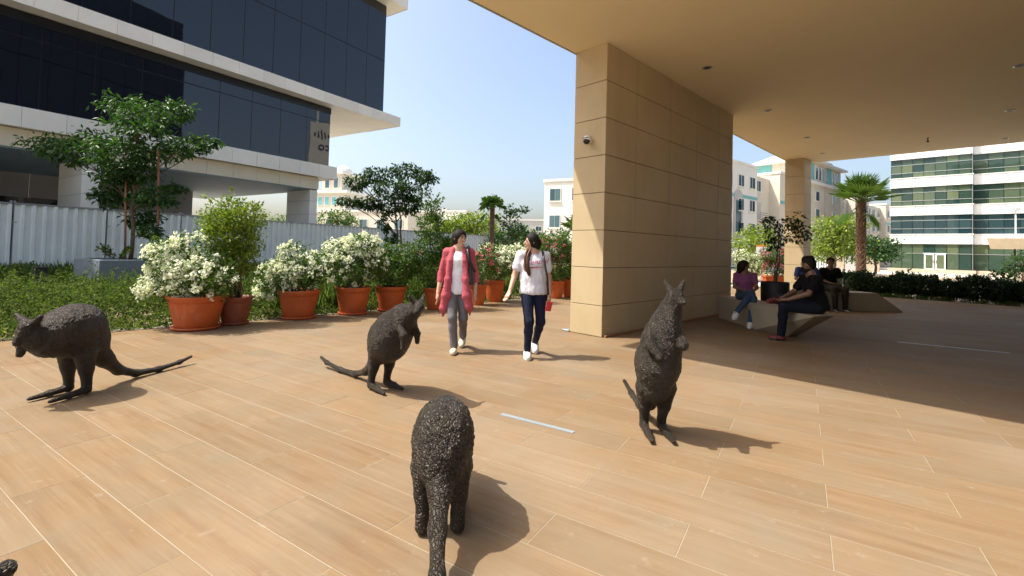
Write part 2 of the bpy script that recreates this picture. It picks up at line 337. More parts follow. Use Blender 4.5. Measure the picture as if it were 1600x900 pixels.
PLAZA_R, PLAZA_U = -4.02, 15.35
def clip_poly(P, nrm, c):
    out = []
    for i in range(len(P)):
        a, b = np.array(P[i]), np.array(P[(i + 1) % len(P)])
        da, db = a @ nrm - c, b @ nrm - c
        if da >= 0: out.append(tuple(a))
        if (da >= 0) != (db >= 0): out.append(tuple(a + (b - a) * (da / (da - db))))
    return out
def build_plaza():
    r0, r1, u0, u1 = PLAZA_R, 13.4, -12.0, PLAZA_U
    V = [PU(r0, u0, -0.0013), PU(r1, u0, -0.0013), PU(r1, u1, -0.0013), PU(r0, u1, -0.0013)]
    fl = mobj('plaza_floor', V, [(0, 1, 2, 3)], M['grout']); tag(fl, 'plaza floor of wood-look planks with pale grout joints', None, None, 'structure')
    pitch_a, pitch_b, gap = 0.3002, 1.1905, 0.0038
    a0 = 2.4 * 1.03846 - 12 * pitch_a; b0 = -1.03 * 1.03846
    n_r = np.array([RR[0], RR[1]]); n_u = np.array([UU[0], UU[1]]); o2 = ORG[:2]
    full = box_mesh(pitch_b - gap, pitch_a - gap, 0.02, M['plank'], 0.0012)
    cand = []
    for k in range(-6, 110):
        ac = a0 + (k + 0.5) * pitch_a
        off = 0.0 if k % 2 == 0 else 0.5
        for j in range(-22, 22):
            bc = b0 + (j + 0.5 + off) * pitch_b
            q = [(bc - pitch_b / 2 + gap / 2, ac - pitch_a / 2 + gap / 2), (bc + pitch_b / 2 - gap / 2, ac - pitch_a / 2 + gap / 2),
                 (bc + pitch_b / 2 - gap / 2, ac + pitch_a / 2 - gap / 2), (bc - pitch_b / 2 + gap / 2, ac + pitch_a / 2 - gap / 2)]
            W = [tuple((BB * b + AA * a)[:2]) for b, a in q]
            P = W
            P = clip_poly(P, n_r, o2 @ n_r + r0 + 0.003)
            if P: P = clip_poly(P, -n_r, -(o2 @ n_r + r1 - 0.003))
            if P: P = clip_poly(P, n_u, o2 @ n_u + u0 + 0.003)
            if P: P = clip_poly(P, -n_u, -(o2 @ n_u + u1 - 0.003))
            if len(P) < 3: continue
            cc = np.mean(np.array(P), axis=0)
            cut = len(P) != 4 or max(np.abs(np.array(P) - np.array(W)).max(), 0) > 1e-6
            # how large it shows
            y = cc[1]; px = 800 + F_PX * cc[0] / max(y, 0.1); py = 391 + F_PX * EYE / max(y, 0.1)
            vis = y > 1.2 and -60 < px < 1660 and py < 960
            cand.append((0 if vis else 1, y, cc, P, cut, bc, ac))
    cand.sort(key=lambda t: (t[0], t[1]))
    SV, SF, SR = [], [], []; cnt = 0; rr_ = random.Random(3)
    for vis, y, cc, P, cut, bc, ac in cand:
        lift = rr_.uniform(-0.0004, 0.0004)
        if cnt < 295 and vis == 0 and not cut:
            o = link('plank', full, fl); w = BB * bc + AA * ac; o.location = (w[0], w[1], -0.01 + lift); o.rotation_euler = (0, 0, -PA); cnt += 1
        else:
            n = len(P); b = len(SV); rv = rr_.random()
            SV += [(p[0], p[1], lift) for p in P] + [(p[0], p[1], -0.012) for p in P]; SR += [rv] * (2 * n)
            SF.append(tuple(range(b, b + n))); SF += [(b + i, b + n + i, b + n + (i + 1) % n, b + (i + 1) % n) for i in range(n)]
    o = mobj('planks', SV, SF, M['plank'], fl, attrs={'rnd': SR}); tag(o, None, None, None, 'stuff')
    # linear strip lights set flush in the floor
    for i, (b0_, b1_, a_, lab) in enumerate(((-2.09, -1.44, 3.226, 'frosted linear light strip set flush in the sunlit floor planks'), (1.34, 2.63, 9.94, 'long thin light strip set in the shaded floor under the canopy'))):
        t = thing('floor_light_strip', lab, 'floor light', FB((b0_ + b1_) / 2, a_), -PA, 'linear floor lights')
        L = b1_ - b0_; w = 0.035 if i == 0 else 0.028
        box('lens', -L / 2, L / 2, -w / 2, w / 2, -0.01, 0.004, M['frosted_strip'], t)
        for sgn in (-1, 1): box('frame', -L / 2 - 0.006, L / 2 + 0.006, sgn * (w / 2 + 0.005) - 0.004, sgn * (w / 2 + 0.005) + 0.004, -0.01, 0.0035, M['trim_metal'], t)
    return fl
build_plaza()
# kerb strip along the planting bed, one stone after another
kerb = thing('kerb', 'low concrete kerb between the plaza planks and the planting bed', None, PU(0, 0), -PHI, None, 'structure')
u = -11.0; kr = random.Random(5)
while u < 26:
    L = 1.0; box('kerb_stone', PLAZA_R - 0.14, PLAZA_R - 0.006, u, u + L - 0.008, -0.09, 0.006 + kr.uniform(-0.004, 0.004), M['concrete_kerb'], kerb, 0.006); u += L
bed = mobj('planting_bed', [FB(-24.5, -14, -0.05), PU(PLAZA_R - 0.14, -18, -0.05), PU(PLAZA_R - 0.14, 40, -0.05), FB(-24.5, 52, -0.05)], [(0, 1, 2, 3)], M['sand_soil']); tag(bed, 'sandy soil of the planting bed behind the pots', None, None, 'structure')
bed2 = mobj('hedge_bed', [PU(-3, PLAZA_U + 0.01, -0.03), PU(15, PLAZA_U + 0.01, -0.03), PU(15, PLAZA_U + 2.6, -0.03), PU(-3, PLAZA_U + 2.6, -0.03)], [(0, 1, 2, 3)], M['sand_soil']); tag(bed2, 'soil bed under the clipped hedge', None, None, 'structure')
pv = mobj('pavement', [PU(-3.8, PLAZA_U + 2.7, -0.06), PU(60, PLAZA_U + 2.7, -0.06), PU(60, 36, -0.06), PU(-3.8, 36, -0.06)], [(0, 1, 2, 3)], M['paving_pale']); tag(pv, 'pale sunlit pavement beyond the hedge', None, None, 'structure')
rd = mobj('road', [PU(-40, 42, -0.07), PU(80, 42, -0.07), PU(80, 52, -0.07), PU(-40, 52, -0.07)], [(0, 1, 2, 3)], M['asphalt']); tag(rd, 'grey road in front of the glass office', None, None, 'structure')

# ================================================================ the building overhead
PW, PL, PH = 0.6365, 5.319, 4.7476
def clad_block(root, r0, r1, u0, u1, rows, ucols, rcols, th=0.022, gap=0.010):
    box('core', r0 + th, r1 - th, u0 + th, u1 - th, 0.0, PH, M['joint_dark'], root)
    zs = [0.004] + rows
    for k in range(len(zs) - 1):
        z0, z1 = zs[k] + gap / 2, zs[k + 1] - gap / 2
        for a, b in zip(rcols[:-1], rcols[1:]):
            x0 = r0 + a; x1 = r0 + b
            g0 = 0.0 if a == 0 else gap / 2; g1 = 0.0 if b >= (r1 - r0) - 1e-6 else gap / 2
            box('stone_panel', x0 + g0, x1 - g1, u0, u0 + th, z0, z1, M['stone_panel'], root, 0.002)
            box('stone_panel', x0 + g0, x1 - g1, u1 - th, u1, z0, z1, M['stone_panel'], root, 0.002)
        for a, b in zip(ucols[:-1], ucols[1:]):
            y0 = u0 + a + (th + 0.001 if a == 0 else gap / 2); y1 = u0 + b - (th + 0.001 if b >= (u1 - u0) - 1e-6 else gap / 2)
            box('stone_panel', r1 - th, r1, y0, y1, z0, z1, M['stone_panel'], root, 0.002)
            box('stone_panel', r0, r0 + th, y0, y1, z0, z1, M['stone_panel'], root, 0.002)
rows = [0.498 + 0.607 * k for k in range(8)]; rows[-1] = PH
pil = thing('stone_pillar', 'large beige stone-clad pillar wall carrying the canopy, camera on its lit end', 'pillar', PU(0, 0), -PHI)
clad_block(pil, 0, PW, 0, PL, rows, [0, 0.93, 2.16, 3.34, 4.50, PL], [0, PW])
box('base_strip', PW + 0.015, PW + 0.06, 0.03, PL - 0.05, 0.002, 0.035, M['stake_wood'], pil, 0.003)
box('base_plate', -0.16, -0.012, -0.02, 0.10, 0.001, 0.03, M['trim_metal'], pil, 0.003)
col2 = thing('stone_column', 'slim beige stone-clad column behind the potted tree and benches', 'column', PU(0, 11.827), -PHI)
clad_block(col2, 0, 0.583, 0, 0.9, rows, [0, 0.9], [0, 0.583])

def build_canopy():
    t = thing('canopy_building', 'beige soffit of the building overhanging the shaded plaza', 'building', PU(0, 0), -PHI)
    u0, u1, r1 = -2.43, 12.95, 26.0
    box('soffit', 0.0, r1, u0, u1, PH + 0.002, PH + 0.35, M['soffit'], t)
    box('edge_trim', -0.025, -0.001, u0, u1, PH - 0.012, PH + 0.34, M['trim_metal'], t)
    box('wall', 0.25, r1, u0 + 0.3, u1 - 0.2, PH + 0.352, 6.3, M['grey_cladding'], t)
    box('ledge', -1.5, 26.0, -3.10, 14.2, 6.302, 6.95, M['grey_cladding'], t)
    # dark glass office floors above the ledge
    box('upper_core', 0.05, 26.0, -1.75, 13.5, 6.952, 22.4, M['glass_core'], t)
    for k in range(9):
        for f in range(4): box('glass_pane', 0.0, 0.03, -1.7 + k * 1.69 + 0.03, -1.7 + (k + 1) * 1.69 - 0.03, 7.0 + f * 3.8, 10.7 + f * 3.8, M['dark_glass'], t)
    for k in range(12):
        for f in range(4): box('glass_pane', 0.1 + k * 2.1, 2.14 + k * 2.1, -1.80, -1.77, 7.0 + f * 3.8, 10.7 + f * 3.8, M['dark_glass'], t)
    # glazed wall out of view, added to darken the space under the soffit
    box('lobby_core', 6.6, 15.0, u0, u1 - 0.3, 0.0, PH, M['grey_wall'], t)
    for k in range(7): box('lobby_window', 6.54, 6.595, u0 + 0.1 + k * 2.1, u0 + 2.1 + k * 2.1, 0.12, 4.4, M['dark_glass'], t)
    return t
build_canopy()
cct = thing('security_camera', 'small white security camera with black dome on the pillar end', 'camera', PU(0.335, -0.001, 3.20), -PHI)
V, Fc = lathe_np([(0.0, 0), (0.055, 0.0), (0.055, 0.03), (0.05, 0.05), (0, 0.05)], 20); V = V[:, [0, 2, 1]] * np.array([1, -1, 1]); mobj('mount', V, Fc, M['lens_white'], cct, True)
V, Fc = lathe_np([(0.001, 0), (0.06, 0.0), (0.062, 0.05), (0.045, 0.09), (0.001, 0.105)], 20); V = V[:, [0, 2, 1]] * np.array([1, -1, 1]); V[:, 1] -= 0.045; V[:, 2] += 0.005; mobj('housing', V, Fc, M['lens_white'], cct, True)
V, Fc = lathe_np([(0.001, -0.05), (0.03, -0.045), (0.05, -0.02), (0.054, 0.01), (0.048, 0.03), (0.001, 0.035)], 20); V[:, 1] -= 0.10; V[:, 2] -= 0.035; mobj('dome', V, Fc, M['black_rubber'], cct, True)
box('visor', -0.05, 0.05, -0.15, -0.06, 0.008, 0.018, M['black_rubber'], cct, 0.003)

DL = [(2.06, 1.38, 0, 'dark recessed downlight in the soffit nearest the pillar'), (2.57, 1.82, 1, 'tiny sprinkler rose in the soffit beside the nearest downlight'), (5.44, 1.37, 0, 'recessed downlight in the soffit above the pillar far end'), (8.76, 1.38, 0, 'recessed downlight between pillar and slim column'),
      (10.75, 3.79, 2, 'sprinkler head hanging from the soffit near its far edge'), (5.47, 5.31, 0, 'recessed downlight at the right edge of the view, nearest one there'), (8.8, 5.28, 0, 'recessed downlight at the right edge of the view, second one there'), (12.14, 5.27, 0, 'recessed downlight closest to the far edge at right'), (11.36, 1.2, 0, 'recessed downlight beside the top of the slim column')]
for u_, r_, kd, lab in DL:
    if kd == 0:
        t = thing('downlight', lab, 'ceiling light', PU(r_, u_, PH), -PHI, 'soffit downlights')
        lathe('trim_ring', [(0.055, 0.004), (0.085, 0.001), (0.09, -0.006), (0.06, -0.010), (0.052, 0.0)], M['trim_metal'], t, 24)
        lathe('lens', [(0.0001, -0.004), (0.054, -0.004), (0.054, 0.001)], M['dark_metal'], t, 24)
    else:
        t = thing('sprinkler', lab, 'sprinkler', PU(r_, u_, PH), -PHI, 'soffit sprinklers')
        s_ = 1.0 if kd == 2 else 0.6
        lathe('rose', [(0.0001, -0.004), (0.04 * s_, -0.004), (0.042 * s_, 0.001)], M['lens_white'], t, 16)
        if kd == 2:
            tube('stem', [(0, 0, -0.003), (0, 0, -0.10)], 0.014, M['dark_metal'], t); lathe('deflector', [(0.0001, -0.13), (0.035, -0.125), (0.03, -0.10), (0.0001, -0.10)], M['dark_metal'], t, 12)

# ================================================================ benches
def bench1():
    o = np.array([4.54, 8.6]); t = thing('concrete_bench', 'pale concrete bench with overhanging pointed end, woman and bearded man on it', 'bench', (o[0], o[1], 0))
    f = lambda q, w: (w, -q)
    bot = [f(-1.5, 0.0), f(0.0, 0.0), f(0.63, 0.22), f(0.55, 0.44), f(-1.5, 0.49)]
    top = [f(-1.5, 0.0), f(0.0, 0.0), f(1.65, 0.0), f(1.41, 0.49), f(-1.5, 0.49)]
    prism('seat_block', bot, 0.002, 0.475, M['bench_concrete'], t, top)
    return t
def bench2():
    o = np.array([8.7, 12.15]); t = thing('concrete_bench', 'far concrete bench with sloping wedge end beside the hedge', 'bench', (o[0], o[1], 0), 0)
    bot = [(-1.6, 0.08), (1.54, -0.07), (1.54, 0.46), (-1.6, 0.6)]; top = [(-1.6, 0.08), (0.87, -0.04), (0.87, 0.48), (-1.6, 0.6)]
    prism('seat_block', bot, 0.002, 0.475, M['bench_concrete'], t, top)
    return t
bench1(); bench2()

# ================================================================ dark glass building on the left
def left_building():
    t = thing('glass_office', 'dark glass office block with pale cantilevered ledges behind the hoarding', 'building', (0, 0, 0), -PA)
    Y0 = -14.0
    gc, cc, dg = M['grey_cladding'], M['cream_cladding'], M['dark_glass']
    def ledge(nm, y1, z0, z1, back, step=1.25, x=-24.6):
        box(nm, back, x - 0.03, Y0, y1 - 0.03, z0 + 0.02, z1 - 0.02, gc, t)
        k = 0
        while True:
            b = y1 - k * step; a = b - step
            if b < -1.0: break
            box('fascia_panel', x - 0.028, x, a + 0.006, b - 0.006, z0, z1, gc, t, 0.003); k += 1
        n = int((-25.4 + 0 - back) / 1.0)
        for j in range(3):
            box('end_panel', x - 0.04 - (j + 1) * 1.2, x - 0.04 - j * 1.2 - 0.012, y1 - 0.028, y1, z0, z1, gc, t, 0.003)
    ledge('upper_ledge', 23.58, 10.02, 10.66, -40.0)
    ledge('lower_ledge', 18.42, 5.44, 6.20, -40.0)
    ledge('roof_ledge', 23.95, 18.72, 19.42, -40.0)
    # glazing
    box('core', -40, -26.0, Y0, 22.3, 10.7, 18.7, M['glass_core'], t)
    box('core', -40, -26.0, Y0, 17.9, 6.22, 10.0, M['glass_core'], t)
    y = 22.84; step = 1.64
    while y > -1.0:
        for z0, z1 in ((10.68, 14.66), (14.72, 18.70)):
            box('glass_pane', -25.62, -25.60, y - step + 0.018, y - 0.018, z0, z1, dg, t)
        box('mullion', -25.66, -25.607, y - step - 0.016, y - step + 0.016, 10.67, 18.71, M['mullion_dark'], t)
        y -= step
    box('transom', -25.66, -25.608, Y0, 22.84, 14.665, 14.715, M['mullion_dark'], t)
    # end wall panes (return of the upper volume)
    x = -25.64
    for j in range(6):
        for z0, z1 in ((10.68, 14.66), (14.72, 18.70)): box('glass_pane', x - 1.6 + 0.015, x - 0.015, 22.80, 22.82, z0, z1, dg, t)
        x -= 1.6
    y = 18.39
    while y > -1.0:
        box('glass_pane', -25.42, -25.40, y - step + 0.018, y - 0.018, 6.21, 9.02, dg, t)
        box('glass_pane', -25.42, -25.40, y - step + 0.018, y - 0.018, 9.07, 9.62, dg, t)
        box('mullion', -25.45, -25.405, y - step - 0.016, y - step + 0.016, 6.205, 9.63, M['mullion_dark'], t)
        y -= step
    box('transom', -25.45, -25.406, Y0, 18.39, 9.025, 9.065, M['mullion_dark'], t)
    box('glazing_head', -25.6, -25.38, Y0, 18.40, 9.625, 10.01, M['mullion_dark'], t)
    x = -25.44
    for j in range(6):
        box('glass_pane', x - 1.6 + 0.015, x - 0.015, 18.36, 18.38, 6.21, 9.62, dg, t); x -= 1.6
    # beam under the lower ledge, soffit, columns, recessed ground floor
    k = 0
    while 17.44 - k * 1.25 > -2:
        b = 17.44 - k * 1.25; box('beam_panel', -25.02, -24.99, b - 1.244, b - 0.006, 4.72, 5.42, cc, t, 0.003); k += 1
    box('beam', -40, -25.03, Y0, 17.40, 4.74, 5.44, cc, t)
    box('soffit', -39, -25.05, Y0, 17.38, 4.66, 4.735, M['blue_soffit'], t)
    for y0, y1, b in ((16.92, 17.42, -27.4), (6.57, 7.16, -28.0), (-3.5, -2.9, -28)):
        t2 = [0, 0.8, 1.6, 2.4, 3.2, 4.0, 4.655]
        for z0, z1 in zip(t2[:-1], t2[1:]): box('column_panel', b, -25.06, y0, y1, z0 + 0.006, z1 - 0.006, M['cream_cladding'] if False else gc, t, 0.004)
        box('column_core', b + 0.02, -25.08, y0 + 0.02, y1 - 0.02, 0, 4.655, M['joint_dark'], t)
    for k in range(14):
        box('wall_panel', -34.2, -34.0, 12.6 - k * 1.9, 14.46 - k * 1.9, 0.0, 4.655, M['grey_wall'], t, 0.004)
    for k in range(7): box('ground_window', -33.98, -33.95, 1.2 + k * 1.9 - 4, 2.9 + k * 1.9 - 4, 0.6, 3.4, dg, t)
left_building()

# ================================================================ hoarding fence
def fence():
    t = thing('hoarding_fence', 'corrugated grey metal hoarding running behind the planting bed', 'fence', (0, 0, 0), -PA)
    W = 2.46; H0, H1 = 0.08, 2.50; X = -22.3
    # trapezoid corrugation profile along the panel
    prof = []; p = 0.27; y = 0.0
    while y < W - 0.12:
        for dy, dx in ((0.0, 0.0), (0.13, 0.0), (0.160, 0.075), (0.225, 0.075)):
            if y + dy < W - 0.05: prof.append((y + dy, dx))
        y += p
    prof.append((W - 0.05, 0.0))
    V = []; Fc = []
    for y, dx in prof: V += [(dx, y, H0), (dx, y, H1 - 0.06)]
    for i in range(len(prof) - 1): Fc.append((2 * i, 2 * i + 2, 2 * i + 3, 2 * i + 1))
    me = mesh_np('hoarding_sheet', V, Fc, M['sheet_metal']); sol = None
    a = 4.14 - 2.46 * 4
    ph = box_mesh(0.07, 0.06, 2.56, M['galvanised'], 0.004)
    while a < 46:
        o = link('panel', me, t, (X, a + 0.05, 0))
        box('top_rail', X - 0.02, X + 0.06, a + 0.05, a + W - 0.02, H1 - 0.07, H1, M['galvanised'], t)
        link('post', ph, t, (X - 0.05, a + W + 0.02 - 0.045, 1.28)); link('post', ph, t, (X - 0.05, a + W + 0.055, 1.28))
        box('clamp', X - 0.0, X + 0.03, a + W - 0.04, a + W + 0.12, 1.83, 1.86, M['trim_metal'], t)
        a += W + 0.0
    return t
fence()

# ================================================================ far houses
def house(name, label, p0, ang, L, D, H, mat, floors, nwin, wz=1.4, ww=1.1, z_first=1.0, glass='house_glass', side_win=3, sill=True, parapet=True, skip=()):
    "p0: near corner on the ground, ang: bearing of the facade from +Y (clockwise), facade runs from p0; normal to its right-hand side; depth goes behind"
    t = thing(name, label, 'building', (p0[0], p0[1], 0), -ang)     # local Y runs along the facade, local +X is its outside
    box('wall', -D, 0, 0, L, 0, H, mat, t)
    if parapet:
        box('parapet', -D - 0.15, 0.15, -0.15, L + 0.15, H, H + 0.35, M['render_white'], t)
    fh = H / floors
    for f in range(floors):
        z0 = f * fh + z_first
        for k in range(nwin):
            y = (k + 0.5) * L / nwin
            if (f, k) in skip: continue
            w = link('window', box_mesh(0.10, ww + 0.16, wz + 0.16, M['render_white']), t, (0.03, y, z0 + wz / 2))
            link('pane', box_mesh(0.04, ww / 2 - 0.05, wz, M[glass]), w, (0.05, -ww / 4, 0)); link('pane', box_mesh(0.04, ww / 2 - 0.05, wz, M[glass]), w, (0.05, ww / 4, 0))
            if sill: link('sill', box_mesh(0.22, ww + 0.3, 0.1, M['render_white']), w, (0.06, 0, -wz / 2 - 0.14))
        for k in range(side_win):
            x = -(k + 0.5) * D / side_win
            w = link('window', box_mesh(ww + 0.16, 0.10, wz + 0.16, M['render_white']), t, (x, -0.03, z0 + wz / 2))
            link('pane', box_mesh(ww / 2 - 0.05, 0.04, wz, M[glass]), w, (-ww / 4, -0.05, 0)); link('pane', box_mesh(ww / 2 - 0.05, 0.04, wz, M[glass]), w, (ww / 4, -0.05, 0))
    return t
def arches(t, ys, w, h, x=0.0, z0=0.0):
    "blind arched openings on the facade (local x = outside)"
    for y in ys:
        pts = [(y - w / 2, z0), (y + w / 2, z0), (y + w / 2, z0 + h)] + [(y + w / 2 * math.cos(a), z0 + h + w / 2 * math.sin(a)) for a in np.linspace(0, math.pi, 11)[1:-1]] + [(y - w / 2, z0 + h)]
        n = len(pts); V = [(x + 0.06, p[0], p[1]) for p in pts] + [(x - 0.3, p[0], p[1]) for p in pts]
        mobj('arch', V, [tuple(range(n))] + [(i, n + i, n + (i + 1) % n, (i + 1) % n) for i in range(n)], M['render_grey'], t)
        q = link('arch_pane', box_mesh(0.05, w * 0.55, h * 0.8, M['house_glass']), t, (x + 0.09, y, z0 + h * 0.55))
# white block seen right beside the pillar, its sunlit end to the viewer
P = pt(849, 372, 62)
house('white_apartment_block', 'white apartment block with small windows just left of the stone pillar', (P[0], P[1]), R_(118), 22, 12, 10.6, M['render_white'], 3, 7, 1.55, 1.5, 1.0, side_win=3)
# cream house with arches behind the left building
P = pt(478, 345, 88)
b = house('cream_arched_building', 'cream building with arched openings behind the dark glass block', (P[0], P[1]), R_(108), 22, 12, 7.6, M['render_cream'], 1, 6, 1.6, 1.6, 4.6, 'house_glass', 2)
arches(b, [2 + 3.4 * k for k in range(6)], 2.4, 2.4)
box('tower', -9, -0.6, 1.5, 8.5, 7.95, 11.2, M['render_cream'], b); box('tower_cornice', -9.4, -0.2, 1.1, 8.9, 11.2, 11.7, M['render_white'], b)
box('upper_tower', -8, -1.6, 2.2, 6.6, 11.7, 15.0, M['render_cream'], b); box('upper_cornice', -8.5, -1.1, 1.7, 7.1, 15.0, 15.5, M['render_white'], b)
for k in range(4):
    w = link('window', box_mesh(0.1, 1.15, 1.7, M['render_white']), b, (-0.56, 2.6 + k * 1.6, 9.7)); link('pane', box_mesh(0.05, 0.9, 1.45, M['teal_paint']), w, (0.05, 0, 0))
for k in range(2):
    w = link('window', box_mesh(0.1, 1.2, 2.2, M['render_white']), b, (-1.56, 3.3 + k * 2.0, 13.3)); link('pane', box_mesh(0.05, 0.9, 1.9, M['house_glass']), w, (0.05, 0, 0))
lathe('cupola', [(1.7, 15.5), (1.65, 16.0), (1.2, 16.7), (0.5, 17.1), (0.05, 17.3)], M['render_white'], b, 20, (-4.8, 4.4, 0))
# low pale sheds on the skyline
P = pt(640, 352, 120); h1 = house('low_pale_building', 'long low pale building on the skyline between the two trees', (P[0], P[1]), R_(110), 16, 14, 10.6, M['render_white'], 2, 5, 1.2, 1.6, 2.0, side_win=0)
P = pt(742, 355, 130); h2 = house('low_grey_building', 'low grey building far behind the ragged palm', (P[0], P[1]), R_(100), 24, 10, 9.6, M['render_grey'], 2, 6, 1.2, 1.6, 2.0, side_win=0)

for b_ in [o for o in bpy.data.objects if o.name in ('white_apartment_block', 'low_pale_building', 'low_grey_building')]:
    Hb = {'white_apartment_block': 10.6, 'low_pale_building': 10.6, 'low_grey_building': 9.6}[b_.name]; rb = random.Random(b_.name)
    for k in range(5):
        x, y = rb.uniform(-9, -2), rb.uniform(1, 14); box('roof_unit', x, x + rb.uniform(0.8, 1.6), y, y + rb.uniform(0.8, 1.8), Hb + 0.351, Hb + rb.uniform(0.9, 1.5), M['render_grey'], b_, 0.02)
def villa():
    # long cream residence seen through the covered walk, facade bearing 52 degrees
    P = pt(1120, 405, 56)
    t = thing('cream_residence', 'long cream residence with balconies and teal bands seen between pillar and column', 'building', (P[0], P[1], 0), -R_(52))
    rc, rw = M['render_cream'], M['render_white']
    L = 120.0; H = 12.2
    box('wall', -14, 0, -6, L, 0, H, rc, t)
    segs = [(-6, 9, 0.6, 13.0), (14, 20, 1.4, 12.9), (30, 38, 1.0, 12.9), (46, 54, 1.2, 13.1), (66, 74, 1.0, 12.8)]
    for y0, y1, x1, h in segs: box('bay', -4, x1, y0, y1, 0, h, rw if y0 < 0 else rc, t); box('bay_parapet', -4.1, x1 + 0.12, y0 - 0.12, y1 + 0.12, h, h + 0.3, rw, t)
    k = 0; y = -4.5
    def xat(y):
        for a, b, x1, h in segs:
            if a <= y <= b: return x1
        return 0.0
    while y < 84:
        x = xat(y)
        if all(abs(y - a) > 0.9 and abs(y - b) > 0.9 for a, b, _, _ in segs) and not (20.3 < y < 30):
            for f, z in enumerate((1.2, 4.2, 7.2, 10.2)):
                if k % 4 == 1 and f < 3:       # balcony niche
                    box('niche', x - 0.02, x + 0.015, y - 1.0, y + 1.0, z - 0.9, z + 1.5, M['render_grey'], t)
                    box('balcony', x + 0.02, x + 0.9, y - 1.1, y + 1.1, z - 1.05, z - 0.9, rw, t)
                    for q in range(3): box('rail', x + 0.84, x + 0.88, y - 1.1, y + 1.1, z - 0.6 + q * 0.28, z - 0.55 + q * 0.28, M['dark_metal'], t)
                else:
                    w = link('window', box_mesh(0.12, 1.55, 1.6, rw), t, (x + 0.03, y, z + 0.7))
                    for dy in (-0.36, 0.36): link('pane', box_mesh(0.05, 0.58, 1.36, M['house_glass']), w, (0.06, dy, 0))
                    link('sill', box_mesh(0.24, 1.7, 0.1, rw), w, (0.08, 0, -0.86))
        k += 1; y += 3.0
    for y0, y1, x1, h in segs: box('teal_band', x1, x1 + 0.05, y0, y1, 8.75, 9.15, M['teal_paint'], t); box('teal_band', x1, x1 + 0.05, y0, y1, 2.9, 3.2, M['teal_paint'], t)
    arches(t, [-3.5, 0.2, 3.9], 2.3, 5.2, 0.6, 3.4)
    # tower with pyramid roof
    for y0, hh in ((21.0, 15.6), (28.0, 15.4)):
        box('tower', -5, 2.4, y0, y0 + 6.4, 0, hh, rc, t); box('tower_cornice', -5.3, 2.75, y0 - 0.35, y0 + 6.75, 12.3, 12.75, rw, t); box('eaves', -5.8, 3.2, y0 - 0.8, y0 + 7.2, hh, hh + 0.3, rw, t)
        V = [(-5.6, y0 - 0.6, hh + 0.3), (3.0, y0 - 0.6, hh + 0.3), (3.0, y0 + 7.0, hh + 0.3), (-5.6, y0 + 7.0, hh + 0.3), (-1.3, y0 + 3.2, hh + 2.5)]
        rf = mobj('roof', V, [(0, 1, 4), (1, 2, 4), (2, 3, 4), (3, 0, 4)], M['roof_tile'], t); tube('finial', [(-1.3, y0 + 3.2, hh + 2.45), (-1.3, y0 + 3.2, hh + 3.4)], [0.12, 0.03], M['roof_tile'], t)
        box('teal_panel', 2.4, 2.45, y0 + 0.2, y0 + 2.2, 12.75, hh - 0.05, M['teal_paint'], t); box('teal_panel', -4.9, -2.6, y0 - 0.05, y0, 12.75, hh - 0.05, M['teal_paint'], t)
        for dy in (3.0, 4.3, 5.6):
            w = link('window', box_mesh(0.12, 1.0, 2.0, rw), t, (2.44, y0 + dy, 14.0)); link('pane', box_mesh(0.05, 0.72, 1.75, M['house_glass']), w, (0.06, 0, 0))
        for z in (2.0, 5.0, 8.0, 10.6):
            w = link('window', box_mesh(0.12, 1.5, 1.6, rw), t, (2.44, y0 + 3.4, z)); link('pane', box_mesh(0.05, 1.2, 1.3, M['house_glass']), w, (0.06, 0, 0))
        for dx in (-0.4, -1.7):
            w = link('window', box_mesh(0.9, 0.12, 1.8, rw), t, (dx + 1.5, y0 - 0.04, 14.0)); link('pane', box_mesh(0.66, 0.05, 1.5, M['house_glass']), w, (0, -0.06, 0))
    return t
villa()

